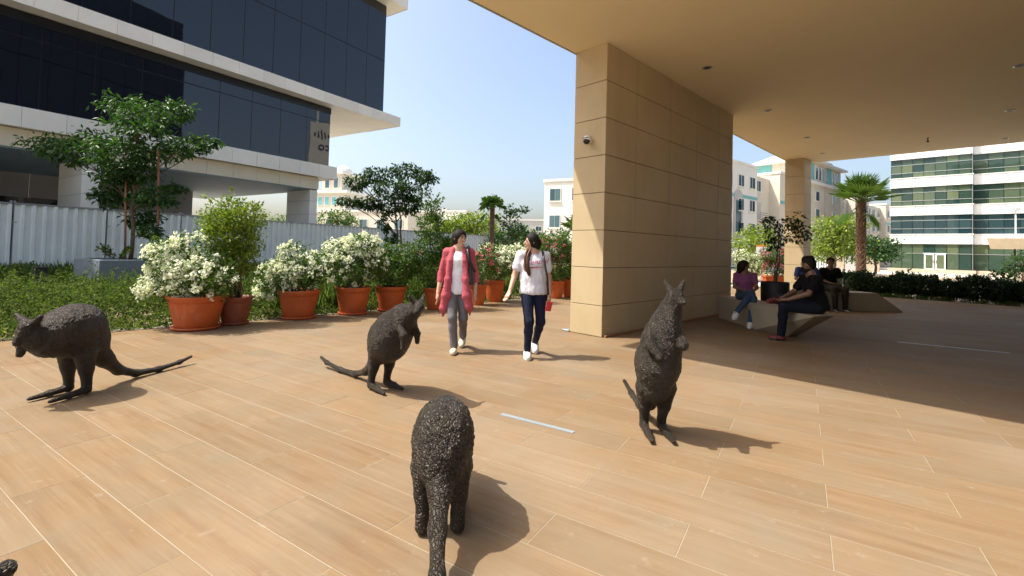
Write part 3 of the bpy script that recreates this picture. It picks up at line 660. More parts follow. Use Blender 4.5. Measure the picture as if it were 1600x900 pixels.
# ================================================================ glass office on the right
def right_office():
    t = thing('white_banded_office', 'office with white spandrel bands and green glass behind the palm and hedge', 'building', PU(0, 73.4), -PHI)
    gg, tg, ow, ml = M['green_glass'], M['teal_glass'], M['office_white'], M['mullion_light']
    R0, RS, R1 = -4.0, 3.75, 17.0
    box('core', R0 + 0.3, R1, 1.6, 22, 0.0, 17.8, M['glass_core'], t)
    bands = [(3.55, 4.75), (7.25, 8.45), (10.95, 12.15), (14.7, 15.9)]
    for k, (z0, z1) in enumerate(bands):
        r = R0 - 0.12
        while r < RS - 0.05:
            e = min(r + 2.6, RS + 0.08); box('spandrel_panel', r + 0.012, e - 0.012, -0.12, 0.9, z0, z1, ow, t, 0.01); r = e
        box('coping', R0 - 0.2, RS + 0.14, -0.2, 0.8, z1 + 0.002, z1 + 0.09, ow, t)
        r = RS + 0.1
        while r < R1 - 0.1:
            e = min(r + 2.7, R1); box('spandrel_panel', r + 0.012, e - 0.012, 0.85, 1.7, z0, z1, ow, t, 0.01); r = e
        box('coping', RS + 0.16, R1, 0.78, 1.6, z1 + 0.002, z1 + 0.09, ow, t)
    rowsets = [[(0.35, 2.3), (2.36, 3.55)], [(4.85, 5.5), (5.56, 6.55), (6.61, 7.25)], [(8.55, 9.15), (9.21, 10.2), (10.26, 10.95)], [(12.25, 12.85), (12.91, 13.9), (13.96, 14.7)], [(16.0, 16.7), (16.76, 17.7)]]
    for s, rows_ in enumerate(rowsets):
        for z0, z1 in rows_:
            mat = tg if s == 1 else gg
            w = 1.09; r = R0
            while r < RS - 0.1:
                if s == 0 and z0 < 1 and -0.75 < r + 0.5 < 1.4: r += w; continue
                e = min(r + w, RS)
                box('glass_pane', r + 0.02, e - 0.02, 0.10, 0.13, z0, z1, mat, t); r = e
            r = RS + 0.05; w = 1.30
            while r < 9.3:
                box('glass_pane', r + 0.02, r + w - 0.02, 1.10, 1.13, z0, z1, mat, t); r += w
            box('transom', R0, RS, 0.06, 0.16, z1 + 0.004, z1 + 0.054, ml, t); box('transom', RS + 0.05, R1, 1.06, 1.16, z1 + 0.004, z1 + 0.054, ml, t)
        zz0, zz1 = rows_[0][0], rows_[-1][1]
        r = R0
        for k in range(9):
            rr_ = min(R0 + k * 1.09, RS)
            if s == 0 and -0.75 < rr_ < 1.2: box('mullion', rr_ - 0.018, rr_ + 0.018, 0.065, 0.155, 2.36, zz1, M['mullion_dark'], t); continue
            box('mullion', rr_ - 0.018, rr_ + 0.018, 0.065, 0.155, zz0, zz1, M['mullion_dark'] , t)
        for k in range(5): box('mullion', RS + 0.05 + k * 1.30 - 0.018, RS + 0.05 + k * 1.30 + 0.018, 1.065, 1.155, zz0, zz1, M['mullion_dark'], t)
        box('corner_mullion', RS - 0.02, RS + 0.04, 0.05, 1.1, zz0, zz1, M['galvanised'], t)
    # double glass door in white frame
    for dr in (-0.73, 0.33): 
        d = link('door', box_mesh(0.98, 0.10, 2.02, ow, 0.01), t, (dr + 0.53, 0.06, 1.30)); link('pane', box_mesh(0.68, 0.04, 1.72, gg), d, (0, -0.05, 0))
        link('handle', box_mesh(0.08, 0.06, 0.34, M['trim_metal'], 0.01), d, (0.40 if dr < 0 else -0.40, -0.09, 0.02))
    box('door_lintel', -0.78, 1.42, 0.0, 0.12, 2.315, 2.40, ow, t)
    # stone plinth
    box('plinth', R0 - 0.3, RS + 0.3, -0.35, 0.95, -0.08, 0.33, M['office_base'], t, 0.01); box('plinth', RS + 0.32, R1, 0.55, 1.5, -0.08, 0.33, M['office_base'], t, 0.01)
    return t
right_office()
# rubble-stone garden wall with pale fence panels and a metal door
gw = thing('rubble_wall', 'rubble stone wall piece with grey metal door left of the glass office', 'wall', PU(-9.2, 64), -PHI)
box('wall', 3.0, 5.2, 0, 0.4, -0.08, 1.75, M['rubble_stone'], gw, 0.02); box('wall', 0.6, 1.7, 0, 0.4, -0.08, 1.75, M['rubble_stone'], gw, 0.02); box('door', 1.75, 2.95, 0.1, 0.2, -0.08, 1.65, M['render_grey'], gw, 0.01)
for k in range(12): box('fence_slat', -0.15 - k * 0.28, 0.02 - k * 0.28, 0.12, 0.18, -0.06, 1.6, M['office_white'], gw)
box('fence_rail', -3.4, 0.55, 0.19, 0.23, 0.3, 0.38, M['office_white'], gw); box('fence_rail', -3.4, 0.55, 0.19, 0.23, 1.3, 1.38, M['office_white'], gw)
lw = thing('low_stone_wall', 'low sand coloured stone kerb wall along the far pavement', 'wall', PU(-5, 38), -PHI)
for k in range(14): box('wall_block', k * 1.6, k * 1.6 + 1.585, 0, 0.35, -0.08, 0.28, M['office_base'], lw, 0.015)
# shelter roof on a green post
P = pt(1586, 434, 26)
sh = thing('shelter', 'small tan shelter roof on a green post at the right edge of the hedge', 'shelter', (P[0], P[1], 0), -PHI)
tube('post', [(0, 0, -0.08), (0, 0, 2.15)], 0.055, plain('post_green', (0.03, 0.06, 0.05), 0.5), sh, 12)
prism('roof', [(-0.95, -0.5), (1.6, -0.5), (1.6, 0.9), (-0.95, 0.9)], 2.16, 2.75, plain('tan_panel', (0.45, 0.36, 0.24), 0.6), sh, [(-1.1, -0.55), (1.7, -0.55), (1.7, 0.95), (-1.1, 0.95)])
box('meter_box', -0.16, -0.06, -0.1, 0.06, 0.5, 0.95, M['render_cream'], sh, 0.01)
P = pt(1587, 358, 40)
lp = thing('lamp_post', 'white lamp pole with box head rising behind the shelter roof', 'lamp', (P[0], P[1], 0), 0)
tube('pole', [(0, 0, -0.08), (0, 0, 5.9)], [0.07, 0.04], M['white_paint'], lp, 10); box('lamp_head', -0.28, 0.22, -0.2, 0.2, 5.9, 6.2, M['white_paint'], lp, 0.03); box('base', -0.3, 0.3, -0.3, 0.3, -0.08, 0.2, M['office_base'], lp, 0.02)

# ================================================================ white tower out of view, mirrored in the dark glass
def text_mesh(name, body, size, mat, parent, mw, extrude=0.05, shear=0.0, align='LEFT'):
    c = bpy.data.curves.new(name, 'FONT'); c.body = body; c.size = size; c.extrude = extrude; c.shear = shear; c.align_x = align; c.resolution_u = 3
    o = bpy.data.objects.new(name, c); COL.objects.link(o); bpy.context.view_layer.update()
    me = bpy.data.meshes.new_from_object(o.evaluated_get(bpy.context.evaluated_depsgraph_get())); bpy.data.objects.remove(o); bpy.data.curves.remove(c)
    me.transform(mw); me.materials.clear(); me.materials.append(mat)
    return link(name, me, parent)
tw = thing('white_sign_tower', 'white tower with dark company sign mirrored in the dark glass facade', 'building', (46, 29.6, 0), 0)
box('wall', 0, 10, 0, 7.2, 0, 23.2, M['render_white'], tw); box('mast', 0.5, 0.8, 1.0, 1.3, 23.2, 28.5, M['render_white'], tw); box('mast', 0.5, 0.7, 3.6, 3.8, 23.2, 27.0, M['render_white'], tw)
mw = Matrix(((0, 0, -1, -0.06), (-1, 0, 0, 5.35), (0, 1, 0, 18.3), (0, 0, 0, 1)))
text_mesh('sign_letters', 'cisco', 2.05, M['sign_ink'], tw, mw, 0.05)
for k, hgt in enumerate((0.7, 1.3, 2.0, 1.3, 0.7, 1.3, 2.0, 1.3, 0.7)):
    box('sign_bar', -0.1, -0.02, 5.2 - k * 0.56 - 0.12, 5.2 - k * 0.56 + 0.12, 20.9 - hgt * 0.35, 20.9 + hgt * 0.5, M['sign_ink'], tw)
for k in range(4):
    w = link('window', box_mesh(0.1, 1.2, 1.8, M['house_glass']), tw, (-0.02, 1.0 + 1.9 * k, 14.0))

# ================================================================ vegetation helpers
def unit(v): return v / (np.linalg.norm(v, axis=-1, keepdims=True) + 1e-9)
def leaf_arrays(C, size, axis, nrm, width=0.42, fold=0.12):
    "diamond leaves, two folded triangles each: base at C, pointing along axis"
    N = len(C); size = np.broadcast_to(size, (N,))[:, None]
    a = unit(axis); n = unit(nrm - a * np.sum(nrm * a, axis=1, keepdims=True)); s = np.cross(a, n)
    b0 = C; tip = C + a * size; m = C + a * size * 0.5
    l = m + s * size * width * 0.5 + n * size * fold; r = m - s * size * width * 0.5 + n * size * fold
    V = np.stack([b0, l, tip, r], axis=1).reshape(-1, 3)
    i = np.arange(N)[:, None] * 4
    Fq = np.concatenate([i + np.array([[0, 2, 1]]), i + np.array([[0, 3, 2]])], axis=0)
    return V, Fq
def leaves(name, C, size, mat, parent=None, axis=None, nrm=None, width=0.45, fold=0.1, bias=None, rng=RNG):
    N = len(C); C = np.asarray(C, float)
    if axis is None: axis = rng.normal(size=(N, 3)) * np.array([1, 1, 0.6])
    if nrm is None: nrm = rng.normal(size=(N, 3)) * 0.6 + np.array([0, 0, 1.0])
    V, Fq = leaf_arrays(C, size, axis, nrm, width, fold)
    r = np.clip(rng.normal(0.5, 0.22, N) + (0 if bias is None else bias), 0, 1)
    return link(name, mesh_np(name, V, Fq, mat, False, {'rnd': np.repeat(r, 4)}), parent)
def ball(N, c, rad, rng=RNG, shell=0.5):
    d = unit(rng.normal(size=(N, 3))); q = rng.random(N) ** (1 / 3.0); q = shell * (0.75 + 0.25 * rng.random(N)) + (1 - shell) * q
    return np.asarray(c) + d * q[:, None] * np.asarray(rad)
def clump_leaves(clumps, per, size, rng=RNG, droop=0.3, twig=9, spread=0.16):
    "leaf rosettes on twig ends inside flattened clumps; returns C, axis"
    Cs, As = [], []
    for c, rad, dens in clumps:
        n = int(per * dens); nt = max(4, n // twig)
        T = ball(nt, c, rad, rng, 0.35)
        out = unit(T - np.asarray(c) + np.array([0, 0, -0.1]))
        C = np.repeat(T, twig, axis=0) + rng.normal(size=(nt * twig, 3)) * spread * np.mean(rad) * np.array([1, 1, 0.5])
        ax = np.repeat(out, twig, axis=0) * 0.7 + rng.normal(size=(nt * twig, 3)) * 0.7; ax[:, 2] -= droop
        Cs.append(C); As.append(ax)
    return np.concatenate(Cs), np.concatenate(As)
def curve_pts(a, b, sag=0.0, n=6, wob=0.0, rng=RNG):
    a, b = np.asarray(a, float), np.asarray(b, float); t = np.linspace(0, 1, n)[:, None]
    P = a + (b - a) * t; P[:, 2] += (4 * t * (1 - t))[:, 0] * sag
    if wob: P[1:-1] += rng.normal(size=(n - 2, 3)) * wob
    return P
def tree(name, label, base, clumps, trunk_r, mat, per, size, limbs_from=0.45, group=None, droop=0.35, stems=1, fork=None, cat='tree', lw=0.42, twig=9, spread=0.16, bark='bark', seed=1):
    rng = np.random.default_rng(seed); base = np.asarray(base, float)
    t = thing(name, label, cat, base, 0, group)
    cl = [(np.asarray(c) - base, np.asarray(r), d) for c, r, d in clumps]
    top = np.mean([c for c, _, _ in cl], axis=0); zt = max(c[2] for c, _, _ in cl)
    parts = []
    for s in range(stems):
        off = np.array([math.cos(2.1 * s), math.sin(2.1 * s), 0]) * (0.0 if stems == 1 else trunk_r * 1.6)
        P = curve_pts(off, np.array([top[0] * 0.6 + off[0] * 1.5, top[1] * 0.6, zt * 0.86]), 0, 9, trunk_r * 0.35, rng)
        parts.append(tube_np(P, np.linspace(trunk_r, trunk_r * 0.3, 9), 9))
    V, Fc = merge(parts); trunk = mobj('trunk', V, Fc, M[bark], t, True)
    lp = []
    for c, r, d in cl:
        z0 = min(c[2] * 0.8, max(zt * limbs_from, c[2] - 0.8 * np.linalg.norm(c[:2]) - 0.2)); k = z0 / (zt * 0.86)
        s0 = np.array([top[0] * 0.6 * k, top[1] * 0.6 * k, z0])
        P = curve_pts(s0, c - np.array([0, 0, r[2] * 0.3]), 0.05, 6, 0.02 * np.linalg.norm(c - s0), rng); lp.append(tube_np(P, np.linspace(trunk_r * 0.42, trunk_r * 0.1, 6), 6))
        for q in range(6):
            e = ball(1, c, r * 0.85, rng)[0]; P2 = curve_pts(P[3], e, 0.02, 4, 0.02, rng); lp.append(tube_np(P2, np.linspace(trunk_r * 0.16, trunk_r * 0.05, 4), 4))
    V, Fc = merge(lp); mobj('limbs', V, Fc, M[bark], trunk, True)
    C, ax = clump_leaves(cl, per, size, rng, droop, twig, spread)
    nr = rng.normal(size=C.shape) * 0.5 + np.array([0, 0, 1.0])
    hgt = (C[:, 2] - C[:, 2].min()) / (np.ptp(C[:, 2]) + 1e-6)
    leaves('crown', C, size * rng.uniform(0.7, 1.25, len(C)), M[mat], t, ax, nr, lw, 0.1, 0.0, rng)
    return t

# ---------------------------------------------------------------- tree in the square planter
def P_(px, py, Y): return pt(px, py, Y)
pb = thing('square_planter', 'square blue-grey concrete planter box with a staked tree in it', 'planter', FB(-15.5, 5.15), -PA)
for x0, x1, y0, y1 in ((-0.92, -0.80, -0.92, 0.92), (0.80, 0.92, -0.92, 0.92), (-0.798, 0.798, -0.92, -0.80), (-0.798, 0.798, 0.80, 0.92)): box('side', x0, x1, y0, y1, -0.05, 0.84, M['planter_grey'], pb, 0.008)
box('soil', -0.798, 0.798, -0.798, 0.798, 0.3, 0.76, M['soil'], pb)
tb = FB(-15.5, 5.15, 0.76); D1 = tb[1]
c1 = [((192, 165), (0.60, 0.55, 0.26), 0.8), ((232, 180), (0.75, 0.6, 0.24), 1.0), ((268, 172), (0.5, 0.5, 0.25), 0.8), ((215, 198), (0.7, 0.6, 0.2), 0.8),
      ((75, 226), (0.65, 0.5, 0.2), 0.7), ((112, 240), (0.6, 0.5, 0.25), 0.9), ((150, 222), (0.6, 0.6, 0.3), 1.0), ((190, 240), (0.75, 0.7, 0.36), 1.3), ((232, 235), (0.7, 0.6, 0.33), 1.1), ((285, 228), (0.6, 0.5, 0.2), 0.9), ((318, 222), (0.35, 0.35, 0.16), 0.5),
      ((185, 275), (0.5, 0.5, 0.22), 0.9), ((215, 268), (0.45, 0.45, 0.25), 0.8), ((172, 305), (0.35, 0.4, 0.22), 0.7), ((205, 310), (0.5, 0.5, 0.3), 1.0), ((242, 308), (0.5, 0.45, 0.22), 0.8), ((225, 342), (0.4, 0.4, 0.24), 0.8), ((275, 292), (0.22, 0.22, 0.12), 0.3), ((235, 362), (0.22, 0.25, 0.15), 0.4)]
rj = np.random.default_rng(4)
tree('planter_tree', 'layered dark green tree with two wooden stakes in the square planter', tb, [(P_(x, y, D1 + rj.uniform(-0.6, 0.6)), r, d) for (x, y), r, d in c1], 0.055, 'leaf_tree', 540, 0.155, 0.35, droop=0.45, seed=21, lw=0.42, twig=10, spread=0.24)
for sx, top, lab in ((196, 258, 'reddish wooden stake left of the planter tree trunk'), (247, 235, 'reddish wooden stake right of the planter tree trunk')):
    p0 = P_(sx, 398, D1 - 0.1); p1 = P_(sx + 1, top, D1 - 0.1); st = tube('tree_stake', [(0, 0, -0.25), (p1 - p0)], 0.026, M['stake_wood'], None, 8); st.location = tuple(p0); tag(st, lab, 'stake', 'planter tree stakes')
def small_plant(name, label, base, R, H, n, mat, size, seed, cat='plant', group=None):
    rng = np.random.default_rng(seed); t = thing(name, label, cat, base, 0, group); lp = []; C = []; A = []
    ns = max(5, n // 40)
    for k in range(ns):
        a = rng.uniform(0, 2 * np.pi); e = np.array([math.cos(a) * R * rng.uniform(0.3, 1), math.sin(a) * R * rng.uniform(0.3, 1), H * rng.uniform(0.6, 1)])
        P = curve_pts((0, 0, -0.02), e, 0.1 * H, 6, 0.01, rng); lp.append(tube_np(P, np.linspace(0.008, 0.003, 6), 4))
        m = n // ns; q = rng.uniform(0.25, 1, m); idx = (q * 5).astype(int).clip(0, 4); fr = (q * 5 - idx)[:, None]; pts = P[idx] * (1 - fr) + P[np.minimum(idx + 1, 5)] * fr
        C.append(pts); A.append(rng.normal(size=(m, 3)) + unit(e) * 0.7)
    V, Fc = merge(lp); mobj('stems', V, Fc, M['bark'], t, True); leaves('leaves', np.concatenate(C), size * rng.uniform(0.7, 1.2, sum(map(len, C))), M[mat], t, np.concatenate(A), None, 0.5, 0.1, None, rng)
    return t
small_plant('underplanting', 'bushy small green plant in the planter at its near left corner', FB(-15.2, 4.75, 0.76), 0.5, 0.45, 260, 'leaf_cover', 0.09, 3)
small_plant('underplanting', 'low small green plant in the planter beside the right stake', FB(-15.1, 5.6, 0.76), 0.35, 0.3, 200, 'leaf_cover', 0.08, 5)
bl = thing('bollard_light', 'short dark square bollard light standing in the ground cover', 'bollard', P_(62, 447, 11.0) * np.array([1, 1, 0]), -PA)
box('post', -0.1, 0.1, -0.1, 0.1, -0.05, 0.62, M['dark_metal'], bl, 0.006); box('cap', -0.15, 0.11, -0.11, 0.11, 0.622, 0.66, M['dark_metal'], bl, 0.004)

# ---------------------------------------------------------------- second young tree, behind the white bushes
D2 = 18.5; b2 = P_(626, 440, D2) * np.array([1, 1, 0])
c2 = [((556, 285), (0.42, 0.4, 0.28), 0.7), ((590, 275), (0.62, 0.6, 0.35), 1.1), ((635, 268), (0.62, 0.5, 0.3), 1.0), ((668, 278), (0.4, 0.4, 0.22), 0.7), ((612, 298), (0.7, 0.6, 0.4), 1.3), ((648, 300), (0.6, 0.5, 0.4), 1.0), ((545, 316), (0.4, 0.4, 0.16), 0.6), ((575, 318), (0.5, 0.4, 0.22), 0.8), ((605, 325), (0.55, 0.5, 0.28), 0.9), ((640, 322), (0.45, 0.45, 0.3), 0.8), ((600, 350), (0.22, 0.25, 0.3), 0.35), ((612, 372), (0.2, 0.22, 0.3), 0.3)]
tree('young_tree', 'slender dark green tree with flat crown rising behind the white flowering bushes', b2, [(P_(x, y, D2 + rj.uniform(-0.5, 0.5)), r, d) for (x, y), r, d in c2], 0.055, 'leaf_dark', 520, 0.17, 0.4, droop=0.35, stems=2, seed=22, spread=0.24)

# ---------------------------------------------------------------- pots
def pot(label, base, R, H, brown=False, saucer=True, group='terracotta pots along the planting bed', name='terracotta_pot'):
    m = M['terracotta_brown' if brown else 'terracotta']; t = thing(name, label, 'pot', (base[0], base[1], 0), 0, group)
    z0 = 0.03 if saucer else 0.002
    lathe('body', [(0.001, z0), (R * 0.66, z0), (R * 0.69, z0 + 0.02), (R * 0.80, H * 0.45), (R * 0.90, H * 0.80), (R * 0.905, H * 0.81), (R * 0.93, H * 0.815), (R * 0.945, H * 0.90), (R * 1.0, H * 0.955), (R * 1.005, H * 0.985), (R * 0.99, H), (R * 0.94, H), (R * 0.92, H * 0.93), (R * 0.86, H * 0.86)], m, t)
    if saucer: lathe('saucer', [(0.001, 0.003), (R * 0.74, 0.003), (R * 0.80, 0.02), (R * 0.81, 0.045), (R * 0.785, 0.048), (R * 0.76, 0.028), (R * 0.70, 0.026)], m, t)
    lathe('soil', [(0.001, H * 0.88), (R * 0.6, H * 0.885), (R * 0.89, H * 0.875)], M['soil'], t, 24)
    return t
def bush(name, label, base, z0, blobs, nleaf, lsize, lmat, flowers=0, fmat='petal_white', fsize=0.03, stems=7, seed=1, cat='shrub', group=None, ftop=0.0, cluster=8, shoots=0):
    rng = np.random.default_rng(seed); base = np.array([base[0], base[1], z0]); t = thing(name, label, cat, base, 0, group)
    lp = []; cz = np.array([b[0] for b in blobs], float); tot = sum(b[2] for b in blobs)
    for k in range(stems):
        b = blobs[k % len(blobs)]; e = ball(1, b[0], np.array(b[1]) * 0.8, rng)[0]; a = rng.uniform(0, 6.28); s = np.array([math.cos(a), math.sin(a), 0]) * 0.06
        P = curve_pts(s + [0, 0, -0.05], e, 0.0, 6, 0.03, rng); lp.append(tube_np(P, np.linspace(0.014, 0.004, 6), 5))
    V, Fc = merge(lp); mobj('stems', V, Fc, M['bark'], t, True)
    Cs = []; As = []
    for c, r, d in [b[:3] for b in blobs]:
        n = int(nleaf * d / tot); tw = 7; nt = n // tw; c = np.asarray(c, float)
        T = ball(nt, c, r, rng, 0.55); T += (np.array([mnoise.noise(Vector(p) * 5.0) for p in T]) * 0.22)[:, None] * unit(T - c) * np.mean(r) * 1.6
        Cs.append(np.repeat(T, tw, 0) + rng.normal(size=(nt * tw, 3)) * lsize * 0.8); As.append(np.repeat(unit(T - c), tw, 0) * 0.8 + rng.normal(size=(nt * tw, 3)) * 0.7 + [0, 0, 0.15])
    for k in range(shoots):
        b = blobs[rng.integers(len(blobs))]; d = unit(rng.normal(size=3) * [1, 1, 0.4] + [0, 0, 0.8]); p0 = np.asarray(b[0]) + d * np.asarray(b[1]) * 0.9; p1 = p0 + d * rng.uniform(0.12, 0.3); q = rng.uniform(0, 1, 16)[:, None]
        Cs.append(p0 + (p1 - p0) * q); As.append(rng.normal(size=(16, 3)) * 0.8 + d)
    C = np.concatenate(Cs); A = np.concatenate(As); keep = C[:, 2] > -0.12; C, A = C[keep], A[keep]
    leaves('leaves', C, lsize * rng.uniform(0.7, 1.3, len(C)), M[lmat], t, A, None, 0.52, 0.1, None, rng)
    if flowers:
        w = np.array([b[3] if len(b) > 3 else b[2] for b in blobs], float); w /= w.sum(); Fs = []; Ax = []
        for k in range(flowers):
            b = blobs[rng.choice(len(blobs), p=w)]; d = unit(rng.normal(size=3) + np.array([-0.25, -0.45, 0.35 + ftop])); p = np.asarray(b[0]) + d * np.asarray(b[1]) * rng.uniform(0.9, 1.12)
            q = p + rng.normal(size=(cluster, 3)) * fsize * 1.15
            for f in q:
                n = unit(d + rng.normal(size=3) * 0.5); s1 = unit(np.cross(n, rng.normal(size=3))); s2 = np.cross(n, s1)
                for j in range(5):
                    a = j * 2 * math.pi / 5; Fs.append(f); Ax.append((s1 * math.cos(a) + s2 * math.sin(a)) + n * 0.25)
        Fs = np.array(Fs); keep = Fs[:, 2] > -0.15; Fs = Fs[keep]; Ax = np.array(Ax)[keep]
        nn = unit(rng.normal(size=Fs.shape) * 0.3 + [0, -0.2, 1])
        leaves('flowers', Fs, fsize * rng.uniform(0.8, 1.2, len(Fs)), M[fmat], t, Ax, nn, 0.85, 0.08, 0.15, rng)
    return t
BG = 'flowering and green shrubs potted along the planting bed'
# P1 big white, P2 tall lime
pot('largest terracotta pot, nearest, under the big white flowering bush', (-4.89, 7.26), 0.41, 0.52)
bush('white_flowering_shrub', 'nearest white flowering bush, spilling widest, in the largest terracotta pot', (-4.89, 7.26), 0.46, [((-0.10, 0, 0.34), (0.50, 0.45, 0.36), 2, 2), ((0.25, -0.05, 0.30), (0.36, 0.38, 0.34), 1.2, 1.3), ((-0.42, -0.05, 0.62), (0.34, 0.32, 0.26), 0.8, 1), ((-0.48, -0.05, 0.15), (0.34, 0.32, 0.24), 0.7, 0.9), ((-0.15, 0, 0.80), (0.26, 0.26, 0.2), 0.4, 0.6)], 4200, 0.055, 'leaf_bush', 235, 'petal_white', 0.027, 8, 31, 'shrub', BG, 0.1, 11, 6)
pot('smaller brown plastic-looking pot behind the largest terracotta pot', (-4.58, 7.74), 0.27, 0.46, True)
bush('green_shrub', 'tall light green leafy shrub in the small brown pot', (-4.58, 7.74), 0.42, [((-0.14, 0, 1.05), (0.40, 0.38, 0.42), 2), ((-0.36, 0, 1.28), (0.26, 0.26, 0.22), 0.6), ((0.12, 0, 1.36), (0.30, 0.3, 0.26), 0.8), ((-0.02, 0, 0.66), (0.28, 0.27, 0.3), 0.8), ((0.20, 0, 0.95), (0.20, 0.22, 0.2), 0.3), ((-0.2, 0, 1.52), (0.16, 0.16, 0.16), 0.2)], 8200, 0.055, 'leaf_lime', 0, stems=14, seed=32, group=BG, shoots=18)
pot('terracotta pot with the low white bush leaning to its left', (-3.89, 8.55), 0.37, 0.52)
bush('white_flowering_shrub', 'white flowering bush leaning left, second white one from the left', (-3.89, 8.55), 0.46, [((-0.05, 0, 0.32), (0.46, 0.42, 0.34), 2, 2), ((-0.40, -0.05, 0.30), (0.32, 0.3, 0.24), 0.7, 0.9), ((0.25, 0, 0.45), (0.34, 0.34, 0.3), 0.8, 1), ((-0.12, 0, 0.68), (0.25, 0.25, 0.22), 0.4, 0.7), ((-0.5, -0.1, 0.0), (0.22, 0.2, 0.18), 0.3, 0.5)], 4200, 0.055, 'leaf_bush', 175, 'petal_white', 0.027, 8, 33, 'shrub', BG, 0.15, 11, 8)
pot('terracotta pot with the upright white flowering bush', (-3.13, 9.25), 0.35, 0.54)
bush('white_flowering_shrub', 'upright white flowering bush, third white one from the left', (-3.13, 9.25), 0.48, [((-0.05, 0, 0.42), (0.48, 0.44, 0.42), 2, 1.6), ((-0.30, 0, 0.70), (0.32, 0.3, 0.28), 0.8, 1.2), ((0.15, 0, 0.85), (0.36, 0.34, 0.28), 0.9, 1.3), ((0.38, 0, 0.5), (0.30, 0.3, 0.3), 0.6, 0.5)], 5200, 0.055, 'leaf_bush', 190, 'petal_white', 0.027, 8, 34, 'shrub', BG, 0.25, 11, 8)
pot('terracotta pot with the plain green bush behind the middle kangaroo', (-2.55, 9.90), 0.34, 0.52)
bush('green_shrub', 'dense dark green bush without flowers behind the middle kangaroo', (-2.55, 9.90), 0.46, [((0.02, 0, 0.40), (0.50, 0.44, 0.40), 2), ((0.30, 0, 0.62), (0.34, 0.34, 0.32), 0.9), ((-0.2, 0, 0.68), (0.3, 0.3, 0.3), 0.7)], 5400, 0.06, 'leaf_bush', 6, 'petal_pink', 0.025, 8, 35, 'shrub', BG, 0, 4, 14)
pot('terracotta pot half hidden by the middle kangaroo ears', (-1.64, 10.35), 0.31, 0.48, saucer=False)
bush('green_shrub', 'tall narrow green shrub left of the woman in pink', (-1.64, 10.35), 0.42, [((0.0, 0, 0.45), (0.52, 0.44, 0.40), 2), ((-0.12, 0, 0.95), (0.44, 0.4, 0.36), 1.4), ((-0.18, 0, 1.40), (0.26, 0.25, 0.32), 0.7), ((-0.18, 0, 1.75), (0.15, 0.15, 0.22), 0.3), ((0.30, 0, 0.9), (0.28, 0.28, 0.3), 0.6)], 6400, 0.065, 'leaf_bush', 0, stems=9, seed=36, group=BG, shoots=16)
pot('terracotta pot directly behind the woman in pink', (-0.81, 11.3), 0.24, 0.50, saucer=False)
bush('pink_flowering_shrub', 'small pink flowering bush at the left hip of the woman in pink', (-0.81, 11.3), 0.44, [((0.1, 0, 0.40), (0.36, 0.36, 0.40), 1), ((0.2, 0, 0.75), (0.28, 0.28, 0.26), 0.5)], 2600, 0.055, 'leaf_bush', 34, 'petal_pink', 0.028, 6, 37, 'shrub', BG, 0, 6, 8)
pot('terracotta pot between the two walking women', (-0.42, 12.1), 0.28, 0.56, saucer=False)
bush('white_flowering_shrub', 'white flowering bush between the two walking women', (-0.42, 12.1), 0.5, [((0.25, 0, 0.5), (0.55, 0.48, 0.42), 2), ((0.55, 0, 0.62), (0.42, 0.4, 0.36), 1), ((-0.1, 0, 0.65), (0.35, 0.34, 0.32), 0.7)], 4600, 0.055, 'leaf_bush', 190, 'petal_white', 0.026, 8, 38, 'shrub', BG, 0.3, 9, 6)
pot('terracotta pot beside the hip of the woman in the printed shirt', (1.32, 13.4), 0.24, 0.50, saucer=False)
bush('pink_flowering_shrub', 'tall green bush with a few pink flowers beside the pillar', (1.32, 13.4), 0.44, [((0.0, 0, 0.45), (0.5, 0.44, 0.42), 1.5), ((-0.05, 0, 0.95), (0.50, 0.44, 0.36), 1.4), ((0.25, 0, 1.15), (0.34, 0.34, 0.3), 0.7), ((-0.55, 0, 1.05), (0.4, 0.35, 0.3), 0.7)], 5600, 0.06, 'leaf_bush', 32, 'petal_pink', 0.03, 8, 39, 'shrub', BG, 0.2, 6, 18)
pot('terracotta pot half hidden by the pillar edge', (1.73, 13.87), 0.22, 0.54, saucer=False)
bush('green_shrub', 'green bush partly hidden by the left edge of the pillar', (1.73, 13.87), 0.48, [((0.0, 0, 0.42), (0.42, 0.4, 0.42), 1.2), ((0.0, 0, 0.85), (0.38, 0.36, 0.3), 0.9)], 3000, 0.06, 'leaf_bush', 8, 'petal_pink', 0.03, 6, 40, 'shrub', BG, 0, 5, 10)
# seen through the covered walk
B1 = P_(1214, 452, 19.3)
def trough(label, p, L):
    t = thing('terracotta_trough', label, 'pot', (p[0], p[1], 0), -0.2)
    prism('body', [(-L * 0.45, -0.2), (L * 0.45, -0.2), (L * 0.45, 0.2), (-L * 0.45, 0.2)], -0.05, 0.50, M['terracotta'], t, [(-L / 2, -0.24), (L / 2, -0.24), (L / 2, 0.24), (-L / 2, 0.24)])
    box('rim', -L / 2 - 0.03, L / 2 + 0.03, -0.27, 0.27, 0.502, 0.57, M['terracotta'], t, 0.01); box('soil', -L / 2 + 0.03, L / 2 - 0.03, -0.22, 0.22, 0.5715, 0.58, M['soil'], t)
trough('terracotta trough with red bougainvillea beyond the potted tree', B1, 1.0)
bush('bougainvillea', 'green bougainvillea with crimson flowers in the trough beyond the potted tree', B1, 0.55, [((0, 0, 0.40), (0.55, 0.4, 0.42), 1.5), ((-0.2, 0, 0.85), (0.5, 0.4, 0.35), 1), ((0.3, 0, 0.8), (0.35, 0.35, 0.35), 0.7)], 3800, 0.07, 'leaf_bush', 34, 'petal_pink', 0.045, 8, 41, 'shrub', None, 0, 7, 12)
B2_ = P_(1172, 452, 20.5)
pot('terracotta pot with white bush behind the seated woman', B2_, 0.3, 0.5, saucer=False, group=None)
